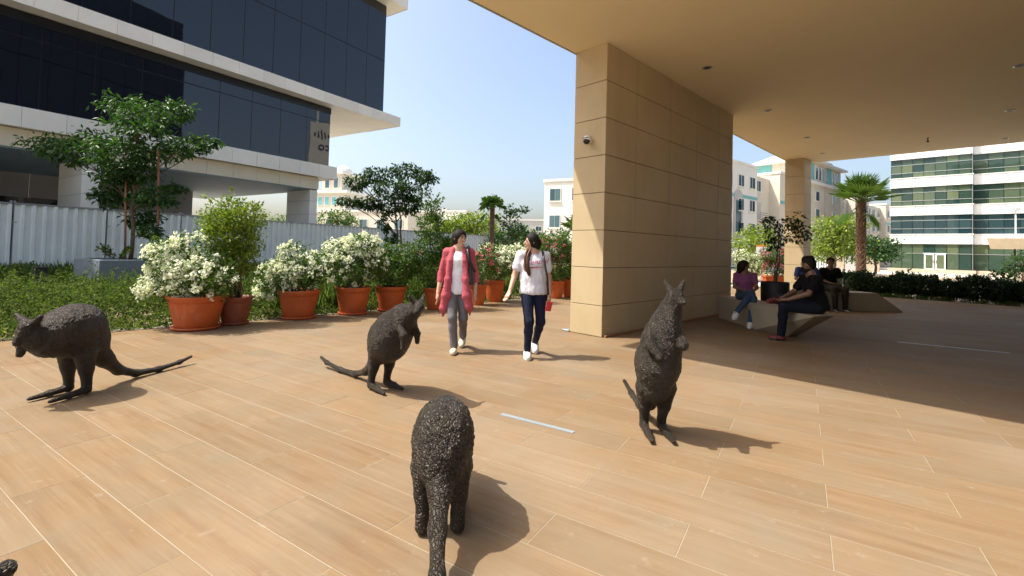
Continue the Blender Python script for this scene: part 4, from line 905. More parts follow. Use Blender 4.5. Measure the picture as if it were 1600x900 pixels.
bush('white_flowering_shrub', 'white flowering bush behind the seated woman', B2_, 0.44, [((0, 0, 0.40), (0.62, 0.5, 0.42), 1.5), ((-0.3, 0, 0.8), (0.45, 0.4, 0.35), 0.9), ((0.35, 0, 0.6), (0.4, 0.35, 0.35), 0.7)], 3600, 0.07, 'leaf_lime', 150, 'petal_white', 0.034, 8, 42, 'shrub', None, 0.2, 8, 8)

# ---------------------------------------------------------------- potted tree between the benches
tp = np.array([5.55, 9.75, 0])
t = thing('black_planter', 'round black planter holding a thin tree by the near bench', 'pot', tp); lathe('body', [(0.001, 0.003), (0.21, 0.003), (0.235, 0.02), (0.262, 0.4), (0.27, 0.80), (0.262, 0.83), (0.24, 0.83), (0.235, 0.76)], M['pot_black'], t); lathe('soil', [(0.001, 0.765), (0.236, 0.76)], M['soil'], t, 20)
cp_ = [((1205, 352), (0.2, 0.2, 0.14), 0.8), ((1228, 350), (0.24, 0.22, 0.16), 1), ((1248, 348), (0.2, 0.2, 0.15), 0.8), ((1215, 372), (0.22, 0.2, 0.15), 1), ((1240, 370), (0.22, 0.2, 0.14), 0.8), ((1256, 365), (0.12, 0.14, 0.12), 0.4), ((1198, 342), (0.1, 0.12, 0.08), 0.3), ((1210, 388), (0.1, 0.12, 0.08), 0.3)]
tree('potted_tree', 'thin dark tree with small crown growing in the black planter', tp + [0, 0, 0.76], [(P_(x, y, 9.75 + rj.uniform(-0.2, 0.2)), r, d) for (x, y), r, d in cp_], 0.016, 'leaf_dark', 130, 0.085, 0.55, stems=3, seed=23, spread=0.3, twig=7, lw=0.5)

# ---------------------------------------------------------------- ground cover and grasses
def cover():
    rng = np.random.default_rng(51); Cs, As, Sz = [], [], []
    def put(b0, b1, a0, a1, n, h0, h1, size, rmax=-4.0):
        B_ = rng.uniform(b0, b1, n); A_ = rng.uniform(a0, a1, n); P = BB[None] * B_[:, None] + AA[None] * A_[:, None]
        r = (P - ORG) @ RR; k = r < rmax; P = P[k]; n = len(P)
        f = np.array([mnoise.noise(Vector((p[0] * 0.9, p[1] * 0.9, 3.0))) for p in P]); g_ = np.array([mnoise.noise(Vector((p[0] * 4, p[1] * 4, 9.0))) for p in P])
        edge = np.clip((rmax - r[k]) / 0.6, 0.4, 1)
        H = (h0 + (h1 - h0) * np.clip(0.45 + 1.2 * f + 0.9 * g_, 0, 1.25)) * edge
        P[:, 2] = H * (1 - rng.random(n) ** 2 * 0.9) - 0.03
        Cs.append(P); As.append(rng.normal(size=(n, 3)) * 0.7 + [0, 0, 0.5]); Sz.append(size * rng.uniform(0.7, 1.3, n))
    put(-15, -6.0, -1, 10.5, 150000, 0.10, 0.50, 0.055); put(-21.8, -15, 0, 12, 34000, 0.2, 0.5, 0.08); put(-21.8, -5.0, 10.5, 26, 52000, 0.15, 0.5, 0.09)
    # upright shoots standing proud of the mass
    for k in range(3400):
        P = BB * rng.uniform(-14.5, -7.2) + AA * rng.uniform(0, 9.5)
        if (P - ORG) @ RR > -4.7: continue
        L = rng.uniform(0.15, 0.6) * (1.6 if rng.random() < 0.08 else 1); d = unit(np.array([rng.normal() * 0.45, rng.normal() * 0.45, 1.0])); q = rng.random(22)[:, None]
        Cs.append(P + [0, 0, 0.18] + d * q * L); As.append(rng.normal(size=(22, 3)) + d * 0.4); Sz.append(0.045 * rng.uniform(0.7, 1.2, 22))
    C = np.concatenate(Cs); o = leaves('ground_cover', C, np.concatenate(Sz), M['leaf_cover'], None, np.concatenate(As), None, 0.55, 0.1, None, rng)
    tag(o, 'dense green ground cover filling the planting bed by the hoarding', None, None, 'stuff')
    # grasses
    Bc = []
    for k in range(900):
        B_ = rng.uniform(-13.5, -6.5); A_ = rng.uniform(5.0, 14.0); P = BB * B_ + AA * A_
        r = (P - ORG) @ RR
        if r > -4.35: continue
        Bc.append((P, rng.uniform(0.35, 0.75)))
    for k in range(900):
        b_, a_ = rng.uniform(-21.5, -12.0), rng.uniform(1.5, 13.0)
        if -16.6 < b_ < -14.4 and 4.0 < a_ < 6.3: continue
        Bc.append((BB * b_ + AA * a_, rng.uniform(0.25, 0.5) * (1.5 if b_ < -16.8 else 1.0)))
    C = []; A = []; S = []; N_ = []
    for P, h in Bc:
        n = 26; C.append(np.repeat(P[None], n, 0) + rng.normal(size=(n, 3)) * [0.05, 0.05, 0]); d = np.stack([rng.normal(size=n) * 0.33, rng.normal(size=n) * 0.33, np.ones(n)], 1); A.append(d); S.append(h * rng.uniform(0.6, 1.1, n)); N_.append(rng.normal(size=(n, 3)))
    C = np.concatenate(C); C[:, 2] = -0.04
    g_ = leaves('grass', C, np.concatenate(S), M['grass_blade'], None, np.concatenate(A), np.concatenate(N_), 0.03, 0.08, None, rng); tag(g_, 'tufts of ornamental grass behind the terracotta pots', None, None, 'stuff')
cover()

# ---------------------------------------------------------------- hedge
def hedge():
    rng = np.random.default_rng(61)
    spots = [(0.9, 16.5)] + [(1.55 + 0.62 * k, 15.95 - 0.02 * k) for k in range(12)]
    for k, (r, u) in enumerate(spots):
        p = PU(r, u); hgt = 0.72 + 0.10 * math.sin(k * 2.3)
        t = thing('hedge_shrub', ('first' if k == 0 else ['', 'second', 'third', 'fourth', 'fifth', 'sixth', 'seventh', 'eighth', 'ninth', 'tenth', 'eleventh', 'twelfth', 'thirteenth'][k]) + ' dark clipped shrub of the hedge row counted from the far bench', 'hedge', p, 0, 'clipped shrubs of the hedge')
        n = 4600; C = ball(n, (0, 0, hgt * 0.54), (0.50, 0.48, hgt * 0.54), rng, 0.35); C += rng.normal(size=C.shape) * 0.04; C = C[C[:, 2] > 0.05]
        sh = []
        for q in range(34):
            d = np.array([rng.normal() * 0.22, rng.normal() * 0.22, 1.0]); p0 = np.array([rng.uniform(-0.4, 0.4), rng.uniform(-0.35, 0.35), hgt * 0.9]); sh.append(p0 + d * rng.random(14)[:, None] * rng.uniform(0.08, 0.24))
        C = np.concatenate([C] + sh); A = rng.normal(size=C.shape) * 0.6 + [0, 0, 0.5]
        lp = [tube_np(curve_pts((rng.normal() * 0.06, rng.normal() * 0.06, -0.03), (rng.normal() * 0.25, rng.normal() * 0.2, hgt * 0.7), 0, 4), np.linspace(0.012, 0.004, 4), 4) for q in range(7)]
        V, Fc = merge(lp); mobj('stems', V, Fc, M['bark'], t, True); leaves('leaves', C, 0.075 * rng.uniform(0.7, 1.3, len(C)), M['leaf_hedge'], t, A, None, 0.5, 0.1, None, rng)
    C = []; A = []
    for k in range(260):
        P = PU(rng.uniform(0.6, 8.5), rng.uniform(15.4, 15.6)); n = 12; C.append(np.repeat(P[None], n, 0) + rng.normal(size=(n, 3)) * [0.04, 0.04, 0]); A.append(np.stack([rng.normal(size=n) * 0.5, rng.normal(size=n) * 0.5, np.ones(n)], 1))
    C = np.concatenate(C); C[:, 2] = -0.02; g_ = leaves('grass', C, 0.2 * rng.uniform(0.6, 1.2, len(C)), M['grass_blade'], None, np.concatenate(A), None, 0.05, 0.05, -0.1, rng); tag(g_, 'short grass at the foot of the hedge', None, None, 'stuff')
hedge()

# ---------------------------------------------------------------- palms and background trees
def fan_palm(name, label, base, H, R, tr, nf, seed, nseg=22, droop=0.25, ragged=0.0):
    rng = np.random.default_rng(seed); t = thing(name, label, 'palm', base)
    # trunk with overlapping leaf-base scales
    n = 26; P = [(0.05 * math.sin(k / 6.0) * tr * 3, 0, -0.08 + (H + 0.08) * k / (n - 1)) for k in range(n)]; rad = [tr * (1.12 - 0.25 * k / n + (0.10 if k % 2 else 0)) for k in range(n)]
    parts = [tube_np(P, rad, 12)]
    for k in range(int(H / 0.11)):
        for j in range(7):
            a = (j + 0.5 * (k % 2)) * 2 * math.pi / 7 + rng.normal() * 0.08; z = 0.15 + k * 0.11; rr_ = tr * 1.02; c = np.array([math.cos(a), math.sin(a), 0]); s = np.array([-math.sin(a), math.cos(a), 0])
            p0 = c * rr_ + [0, 0, z]; parts.append((np.array([p0 - s * tr * 0.36 - [0, 0, 0.05], p0 + s * tr * 0.36 - [0, 0, 0.05], p0 + c * tr * 0.28 + [0, 0, 0.11], p0 - c * tr * 0.2 + [0, 0, 0.1]]), [(0, 1, 2), (1, 3, 2), (3, 0, 2)]))
    V, Fc = merge(parts); mobj('trunk', V, Fc, M['palm_bark'], t)
    for f in range(nf):
        a = f * 2.399 + rng.normal() * 0.1; el = np.clip(1.42 - 1.30 * (f / nf) + rng.normal() * 0.16 - (1.0 if f > nf - 3 else 0), -1.2, 1.45); L = R * rng.uniform(0.42, 0.55); c = np.array([math.cos(a) * math.cos(el), math.sin(a) * math.cos(el), math.sin(el)])
        s = unit(np.cross(c, np.array([0, 0, 1.0])) + 1e-6); up = np.cross(s, c); o = np.array([P[-1][0], 0, H]); e = o + c * L
        Vs = []; Fs = []; pv_, pf = tube_np([o, o + c * L * 0.5, e], [0.022, 0.018, 0.014], 4); Vs.append(pv_); Fs += pf; k0 = len(pv_)
        for q in range(nseg):
            th = (q / (nseg - 1) - 0.5) * 3.6; d = c * math.cos(th) + s * math.sin(th); l = R * 0.55 * (0.75 + 0.25 * math.cos(th)) * rng.uniform(0.85, 1.05) * (1 - ragged * rng.random()); w = np.cross(up, d) * R * 0.016
            m = e + d * l * 0.55 + up * 0.02; tip = e + d * l + np.array([0, 0, -droop * l * rng.uniform(0.3, 1.2)])
            Vs.append(np.array([e, m + w, tip, m - w])); Fs += [(k0, k0 + 1, k0 + 2), (k0, k0 + 2, k0 + 3)]; k0 += 4
        V = np.concatenate(Vs); rv = np.clip(rng.normal(0.5 + 0.2 * (el > 0.3), 0.15), 0, 1)
        mobj('frond', V, Fs, M['palm_leaf'], t, attrs={'rnd': np.full(len(V), rv)})
    return t
pb_ = P_(1345, 430, 20.0)
fan_palm('fan_palm', 'tall fan palm with rough brown trunk behind the hedge', (pb_[0], pb_[1], 0), 3.78, 1.45, 0.155, 32, 71, 20, 0.10)
pb_ = P_(768, 380, 38.0)
fan_palm('ragged_palm', 'wind-blown ragged palm far behind the two women', (pb_[0], pb_[1], 0), 4.8, 1.45, 0.17, 26, 72, 16, 0.8, 0.35)
pb_ = P_(893, 365, 30.0)
fan_palm('fan_palm', 'low fan palm mostly hidden by the left edge of the pillar', (pb_[0] + 0.6, pb_[1], 0), 2.6, 1.6, 0.18, 20, 73, 14)
def bgtree(label, px, py_base, Y, clumps, mat, per, size, seed, r=0.12, name='street_tree', group='background trees'):
    b = P_(px, py_base, Y); rngs = np.random.default_rng(seed)
    return tree(name, label, (b[0], b[1], 0), [(P_(x, y, Y + rngs.uniform(-0.8, 0.8)), rr_, d) for (x, y), rr_, d in clumps], r, mat, per, size, 0.3, group, 0.1, 1, seed=seed, twig=8, spread=0.3, lw=0.6)
bgtree('broad lime green tree on the skyline behind the woman in pink', 735, 385, 45, [((700, 358), (1.8, 1.6, 0.8), 1), ((722, 348), (2.0, 1.6, 0.8), 1.2), ((745, 350), (2.0, 1.6, 0.9), 1.2), ((715, 368), (2.2, 1.8, 0.9), 1.2), ((750, 368), (2.2, 1.8, 1.0), 1.2), ((690, 372), (1.4, 1.4, 0.9), 0.8)], 'leaf_lime', 620, 0.32, 81)
bgtree('darker green tree on the skyline around the ragged palm', 800, 388, 40, [((800, 372), (1.8, 1.5, 0.7), 1.2), ((825, 374), (1.4, 1.3, 0.7), 0.9), ((775, 376), (1.4, 1.3, 0.7), 0.9), ((808, 360), (0.8, 0.8, 0.5), 0.5)], 'leaf_tree', 560, 0.28, 82)
bgtree('thin staked tree with sparse branch reaching right of the ragged palm', 786, 392, 30, [((795, 345), (0.5, 0.5, 0.6), 0.7), ((800, 328), (0.4, 0.4, 0.3), 0.5), ((818, 328), (0.3, 0.3, 0.16), 0.35), ((806, 360), (0.5, 0.5, 0.4), 0.5)], 'leaf_dark', 260, 0.2, 83, 0.06)
bgtree('pale olive bush left of the white apartment block', 842, 392, 34, [((835, 385), (1.4, 1.2, 0.8), 1), ((868, 372), (1.0, 1.0, 0.7), 0.8), ((855, 385), (1.3, 1.2, 0.9), 1)], 'leaf_bush', 520, 0.22, 84, 0.07)
bgtree('small lime tree in front of the residence, left of the potted tree', 1172, 425, 28, [((1165, 380), (0.9, 0.8, 0.45), 1), ((1182, 362), (0.8, 0.7, 0.45), 1), ((1192, 375), (0.8, 0.8, 0.5), 1), ((1172, 392), (0.8, 0.8, 0.35), 0.7)], 'leaf_lime', 420, 0.19, 85, 0.06)
bgtree('broad green tree between the slim column and the fan palm', 1303, 425, 36, [((1300, 355), (1.3, 1.2, 0.8), 1.2), ((1322, 352), (1.2, 1.2, 0.7), 1), ((1295, 375), (1.4, 1.3, 0.9), 1.3), ((1318, 378), (1.3, 1.2, 0.9), 1.2), ((1288, 395), (1.2, 1.2, 0.6), 0.8), ((1325, 398), (1.0, 1.0, 0.5), 0.6)], 'leaf_lime', 640, 0.24, 86, 0.12)
bgtree('rounded green tree between the fan palm and the glass office', 1368, 425, 44, [((1360, 385), (1.4, 1.3, 0.8), 1.2), ((1378, 382), (1.2, 1.2, 0.7), 1), ((1352, 400), (1.3, 1.2, 0.7), 1), ((1380, 398), (1.2, 1.2, 0.6), 0.9), ((1345, 378), (1.0, 1.0, 0.7), 0.7)], 'leaf_tree', 560, 0.26, 87, 0.12)
bgtree('olive tree in front of the cream arched building', 528, 372, 60, [((515, 345), (1.6, 1.4, 1.2), 1), ((535, 340), (1.4, 1.4, 1.0), 1), ((548, 350), (1.2, 1.2, 0.9), 0.8), ((440, 346), (1.4, 1.3, 0.9), 0.6)], 'leaf_bush', 460, 0.36, 88, 0.12)
bgtree('dark green tree at the right edge beside the shelter post', 1600, 440, 24, [((1592, 412), (0.5, 0.5, 0.35), 0.8), ((1612, 405), (0.6, 0.6, 0.5), 1), ((1585, 425), (0.4, 0.4, 0.2), 0.5)], 'leaf_dark', 380, 0.16, 89, 0.05)
small_plant('leafy_plant', 'leafy plant standing above the hedge at its left third', (*(PU(2.75, 16.9)[:2]), -0.03), 0.35, 1.05, 420, 'leaf_tree', 0.12, 91)
small_plant('leafy_plant', 'leafy plant standing above the hedge near the shelter post', (*(PU(5.3, 17.3)[:2]), -0.03), 0.4, 1.15, 420, 'leaf_tree', 0.12, 92)
sg = thing('notice_sign', 'small white notice with orange top on a thin post beyond the potted tree', 'sign', (*(P_(1190, 400, 23)[:2]), 0), -0.3)
zc = P_(1190, 391, 23)[2]; box('board', -0.24, 0.24, -0.012, 0.012, zc - 0.2, zc + 0.17, M['sign_white'], sg, 0.004); box('header', -0.24, 0.24, -0.014, 0.014, zc + 0.172, zc + 0.27, M['sign_orange'], sg, 0.003); tube('post', [(0, 0.03, -0.08), (0, 0.03, zc + 0.2)], 0.02, M['galvanised'], sg)
for k in range(3): box('mark', -0.085 + k * 0.07, -0.05 + k * 0.07, -0.018, -0.0125, zc - 0.08, zc + 0.09, M['sign_grey'], sg)

# ================================================================ sculpted forms (smooth-blended volumes turned into one skin)
class SDF:
    def __init__(s, vox): s.h = vox; s.ops = []
    def cap(s, a, b, ra, rb, k=0.02, e=None, fe=1.0): s.ops.append(('c', np.asarray(a, float), np.asarray(b, float), ra, rb, k, None if e is None else unit(np.asarray(e, float)), fe)); return s
    def chain(s, pts, k=0.02, e=None, fe=1.0):
        for (p, r), (q, r2) in zip(pts[:-1], pts[1:]): s.cap(p, q, r, r2, k, e, fe)
        return s
    def ball(s, c, r, k=0.02, e=None, fe=1.0): return s.cap(c, np.asarray(c, float) + [0, 0, 1e-4], r, r, k, e, fe)
    def cut(s, fn): s.ops.append(('x', fn)); return s
    def build(s):
        lo = np.full(3, 1e9); hi = -lo
        for o in s.ops:
            if o[0] == 'c':
                m = max(o[3], o[4]) * max(1, o[7]) + 3 * s.h
                lo = np.minimum(lo, np.minimum(o[1], o[2]) - m); hi = np.maximum(hi, np.maximum(o[1], o[2]) + m)
        n = np.ceil((hi - lo) / s.h).astype(int) + 1
        ax = [lo[i] + np.arange(n[i]) * s.h for i in range(3)]
        D = np.full(n, 0.5, dtype=np.float32)
        for o in s.ops:
            if o[0] == 'c':
                _, a, b, ra, rb, k, e, fe = o; m = max(ra, rb) * max(1, fe) + k + 2.5 * s.h
                i0 = np.clip(np.floor((np.minimum(a, b) - m - lo) / s.h).astype(int), 0, n - 1); i1 = np.clip(np.ceil((np.maximum(a, b) + m - lo) / s.h).astype(int) + 1, 1, n)
                X = ax[0][i0[0]:i1[0], None, None] - a[0]; Y = ax[1][None, i0[1]:i1[1], None] - a[1]; Z = ax[2][None, None, i0[2]:i1[2]] - a[2]
                ba = b - a; t = np.clip((X * ba[0] + Y * ba[1] + Z * ba[2]) / (ba @ ba), 0, 1)
                ox, oy, oz = X - t * ba[0], Y - t * ba[1], Z - t * ba[2]
                if e is not None:
                    q = (ox * e[0] + oy * e[1] + oz * e[2]) * (1 / fe - 1); ox = ox + q * e[0]; oy = oy + q * e[1]; oz = oz + q * e[2]
                d = np.sqrt(ox * ox + oy * oy + oz * oz) - (ra + (rb - ra) * t)
                sl = (slice(i0[0], i1[0]), slice(i0[1], i1[1]), slice(i0[2], i1[2])); c = D[sl]
                hh = np.clip(0.5 + 0.5 * (c - d) / k, 0, 1); D[sl] = c * (1 - hh) + d * hh - k * hh * (1 - hh)
            else:
                D = np.maximum(D, o[1](ax[0][:, None, None], ax[1][None, :, None], ax[2][None, None, :])).astype(np.float32)
        D[0] = D[-1] = 0.5; D[:, 0] = D[:, -1] = 0.5; D[:, :, 0] = D[:, :, -1] = 0.5
        return surface_nets(D, lo, s.h)
def surface_nets(D, lo, h):
    S = D < 0; n = np.array(D.shape); c = np.zeros(n - 1, dtype=np.int8); cn = [(i, j, k) for i in (0, 1) for j in (0, 1) for k in (0, 1)]
    for i, j, k in cn: c += S[i:n[0] - 1 + i, j:n[1] - 1 + j, k:n[2] - 1 + k]
    act = (c > 0) & (c < 8); I = np.argwhere(act); idx = np.full(n - 1, -1, dtype=np.int64); idx[act] = np.arange(len(I))
    P = np.zeros((len(I), 3)); W = np.zeros(len(I))
    for a in cn:
        for q in range(3):
            if a[q] == 0:
                b = list(a); b[q] = 1; va = D[I[:, 0] + a[0], I[:, 1] + a[1], I[:, 2] + a[2]]; vb = D[I[:, 0] + b[0], I[:, 1] + b[1], I[:, 2] + b[2]]
                m = (va < 0) != (vb < 0); t = np.where(m, va / np.where(m, va - vb, 1), 0); p = np.array(a, float)[None] + t[:, None] * (np.array(b) - np.array(a)); P += p * m[:, None]; W += m
    V = (I + P / W[:, None]) * h + lo; Fs = []
    for q in range(3):
        u, v = (q + 1) % 3, (q + 2) % 3; sl0 = [slice(None)] * 3; sl1 = [slice(None)] * 3; sl0[q] = slice(0, n[q] - 1); sl1[q] = slice(1, n[q]); x = S[tuple(sl0)] != S[tuple(sl1)]
        E_ = np.argwhere(x); ok = (E_[:, u] > 0) & (E_[:, v] > 0) & (E_[:, u] < n[u] - 1) & (E_[:, v] < n[v] - 1); E_ = E_[ok]; s0 = S[E_[:, 0], E_[:, 1], E_[:, 2]]
        def cell(du, dv): k = E_.copy(); k[:, u] += du; k[:, v] += dv; return idx[k[:, 0], k[:, 1], k[:, 2]]
        quad = np.stack([cell(-1, -1), cell(0, -1), cell(0, 0), cell(-1, 0)], 1); quad[~s0] = quad[~s0][:, ::-1]; Fs.append(quad)
    return V, np.concatenate(Fs)
def vnormals(V, Fq):
    n = np.cross(V[Fq[:, 2]] - V[Fq[:, 0]], V[Fq[:, 3]] - V[Fq[:, 1]]); N = np.zeros_like(V)
    for i in range(4): np.add.at(N, Fq[:, i], n)
    return unit(N)
def relax(V, Fq, it=2, f=0.5):
    for _ in range(it):
        A = np.zeros_like(V); c = np.zeros(len(V))
        for i in range(4):
            np.add.at(A, Fq[:, i], V[Fq[:, (i + 1) % 4]] + V[Fq[:, (i + 3) % 4]]); np.add.at(c, Fq[:, i], 2)
        V = V * (1 - f) + f * A / c[:, None]
    return V

# ================================================================ kangaroo sculptures
def kangaroo(label, base, fdir, spine, head, snout, ears, arms, legs, tail, vox=0.0085, rough=1.0, seed=0):
    s = SDF(vox); Yv = (0, 1, 0)
    pts = [((x, y, z), r) for x, y, z, r in spine]; s.chain(pts, 0.06, Yv, 0.88)
    s.chain([(pts[-1][0], pts[-1][1]), (head[:3], head[3])], 0.05); s.cap(head[:3], snout[:3], head[3], snout[3], 0.03)
    for a, b, r0, r1 in ears: s.cap(a, b, r0, r1, 0.012)
    for ch in arms: s.chain([((x, y, z), r) for x, y, z, r in ch], 0.025)
    for ch in legs: s.chain([((x, y, z), r) for x, y, z, r in ch], 0.018)
    s.chain([((x, y, z), r) for x, y, z, r in tail], 0.035)
    V, Fq = s.build(); V = relax(V, Fq, 2, 0.5)
    # chipped clay relief
    N = vnormals(V, Fq); sd = Vector((seed * 3.1, seed * 1.7, 0.0)); d = np.empty(len(V))
    for i, p in enumerate(V):
        q = Vector(p) + sd; c = mnoise.voronoi(q * 34.0)[0]; d[i] = 0.0035 * min(1.0, (c[1] - c[0]) * 2.2) + 0.0042 * mnoise.noise(q * 23.0) + 0.003 * mnoise.noise(q * 58.0)
    wt = np.clip((V[:, 2] - 0.10) / 0.25, 0.22, 1) * np.clip(1 + (V[:, 0] + 0.2) * 2.0, 0.22, 1); V = V + N * (d * rough * wt)[:, None]; V[:, 2] -= V[:, 2].min()
    o = mobj('kangaroo_sculpture', V, Fq, M['bronze' if vox < 0.007 else 'bronze_fine'], None, True); o.location = (base[0], base[1], 0.001); o.rotation_euler = (0, 0, math.atan2(fdir[1], fdir[0]))
    return tag(o, label, 'sculpture', 'bronze kangaroo sculptures on the plaza')
def legset(hx, hz, ax, sp, foot=0.27, r=0.09, ank=0.034, sp2=None):
    sp2 = sp if sp2 is None else sp2
    return [[(hx, s * sp * 0.9, hz, r), (hx * 0.55 + ax * 0.45, s * (sp * 0.5 + sp2 * 0.5), hz * 0.58, r * 0.60), (ax + 0.004, s * sp2, 0.085, ank), (ax, s * sp2, 0.036, 0.032), (ax + foot * 0.5, s * (sp2 + 0.006), 0.028, 0.026), (ax + foot, s * (sp2 + 0.012), 0.020, 0.016)] for s in (1, -1)]
def earpair(h, sp=0.055, up=0.09, out=0.035, back=0.02, r0=0.024, r1=0.013): return [((h[0] - 0.01, h[1] + s * sp * 0.7, h[2] + 0.035), (h[0] - back, h[1] + s * (sp + out), h[2] + 0.035 + up), r0, r1) for s in (1, -1)]
# K1 crouching low, left
K1S = [(-0.17, 0, 0.45, 0.165), (-0.075, 0, 0.55, 0.215), (0.025, 0, 0.54, 0.195), (0.13, 0, 0.525, 0.140), (0.21, 0, 0.555, 0.085)]
K1L = legset(-0.09, 0.37, -0.115, 0.10, 0.28, 0.088)
K1T = [(-0.20, 0, 0.40, 0.12), (-0.32, 0, 0.25, 0.070), (-0.45, 0, 0.115, 0.043), (-0.62, 0.0, 0.042, 0.032), (-0.85, 0.01, 0.028, 0.025), (-1.08, 0.01, 0.045, 0.020), (-1.22, 0.01, 0.075, 0.016)]
K1A = [[(0.14, 0.07, 0.52, 0.040), (0.19, 0.085, 0.46, 0.030), (0.205, 0.075, 0.425, 0.023)], [(0.15, -0.08, 0.52, 0.040), (0.235, -0.10, 0.47, 0.031), (0.25, -0.095, 0.40, 0.024)]]
H1 = (0.265, 0.0, 0.625, 0.056)
E1 = earpair(H1, 0.062, 0.060, 0.062, 0.0, 0.030, 0.018)
kangaroo('bronze kangaroo crouching low at left with its tail stretched to the pots', (-3.78, 3.97), (-0.21, -0.98), K1S, H1, (0.315, -0.03, 0.515, 0.028), E1, K1A, K1L, K1T, 0.0085, 1.0, 1)
# K2 leaning forward, middle
K2S = [(-0.05, 0, 0.395, 0.160), (0.02, 0, 0.47, 0.198), (0.12, 0, 0.575, 0.180), (0.25, 0, 0.695, 0.125), (0.385, 0, 0.775, 0.066)]
H2 = (0.47, 0.0, 0.825, 0.050)
K2A = [[(0.27, 0.075, 0.67, 0.040), (0.33, 0.10, 0.56, 0.028), (0.35, 0.09, 0.49, 0.021)], [(0.27, -0.07, 0.67, 0.040), (0.39, -0.085, 0.57, 0.027), (0.375, -0.08, 0.46, 0.021)]]
K2T = [(-0.12, 0, 0.36, 0.085), (-0.22, 0, 0.22, 0.052), (-0.36, 0, 0.10, 0.036), (-0.56, 0.0, 0.035, 0.028), (-0.85, -0.02, 0.026, 0.024), (-1.10, -0.05, 0.06, 0.020), (-1.22, -0.06, 0.10, 0.016)]
kangaroo('bronze kangaroo leaning forward in the middle, ears up, facing the women', (-1.15, 4.39), (0.73, -0.68), K2S, H2, (0.525, -0.06, 0.790, 0.028), earpair(H2, 0.045, 0.062, 0.035, 0.03, 0.022, 0.012), K2A, legset(-0.05, 0.36, -0.12, 0.085, 0.25, 0.080, 0.032), K2T, 0.008, 0.9, 2)
# K3 upright, right
K3S = [(-0.03, -0.01, 0.37, 0.140), (0.0, 0.0, 0.53, 0.175), (0.02, 0.025, 0.70, 0.150), (0.04, 0.05, 0.84, 0.105), (0.06, 0.075, 0.95, 0.066)]
H3 = (0.085, 0.095, 1.035, 0.050)
K3A = [[(0.07, 0.10, 0.80, 0.042), (0.17, 0.13, 0.70, 0.032), (0.25, 0.10, 0.71, 0.026)], [(0.07, -0.07, 0.80, 0.042), (0.15, -0.10, 0.69, 0.032), (0.21, -0.045, 0.62, 0.025)]]
K3T = [(-0.10, 0, 0.32, 0.085), (-0.20, 0, 0.17, 0.050), (-0.36, 0, 0.065, 0.036), (-0.60, 0.02, 0.028, 0.027), (-0.90, 0.02, 0.035, 0.022), (-1.12, 0.0, 0.085, 0.018)]
kangaroo('bronze kangaroo standing upright in front of the stone pillar', (1.11, 3.48), (-0.03, -1.0), K3S, H3, (0.15, 0.13, 1.000, 0.027), earpair(H3, 0.045, 0.075, 0.022, 0.02), K3A, legset(-0.03, 0.34, -0.10, 0.080, 0.27, 0.080, 0.032, 0.066), K3T, 0.008, 0.9, 3)
# K4 seen from behind, nearest
K4S = [(-0.10, 0, 0.345, 0.132), (-0.02, 0, 0.40, 0.158), (0.10, 0, 0.41, 0.150), (0.24, 0, 0.37, 0.10), (0.34, 0, 0.35, 0.070)]
H4 = (0.43, 0.0, 0.32, 0.052)
K4A = [[(0.20, 0.07, 0.33, 0.042), (0.26, 0.08, 0.25, 0.030), (0.28, 0.07, 0.19, 0.024)], [(0.20, -0.07, 0.33, 0.042), (0.26, -0.08, 0.25, 0.030), (0.28, -0.07, 0.19, 0.024)]]
K4T = [(-0.13, 0, 0.33, 0.075), (-0.22, 0, 0.25, 0.048), (-0.36, 0.0, 0.165, 0.035), (-0.52, -0.01, 0.085, 0.028), (-0.75, -0.02, 0.030, 0.024), (-1.05, -0.02, 0.026, 0.020)]
kangaroo('nearest bronze kangaroo seen from behind with its back rounded', (-0.315, 2.33), (-0.10, 0.995), K4S, H4, (0.51, 0.0, 0.25, 0.026), earpair(H4, 0.055, 0.05, 0.04, 0.05), K4A, legset(-0.06, 0.30, -0.10, 0.088, 0.26, 0.070, 0.032, 0.082), K4T, 0.0065, 1.3, 4)
# K5 beside the camera: only an ear tip shows
K5 = kangaroo('bronze kangaroo beside the camera, only an ear tip in view', (-0.875, 0.60), (-0.6, 0.8), K1S, H1, (0.335, 0.0, 0.535, 0.026), E1, K1A, K1L, K1T, 0.0085, 0.8, 5)

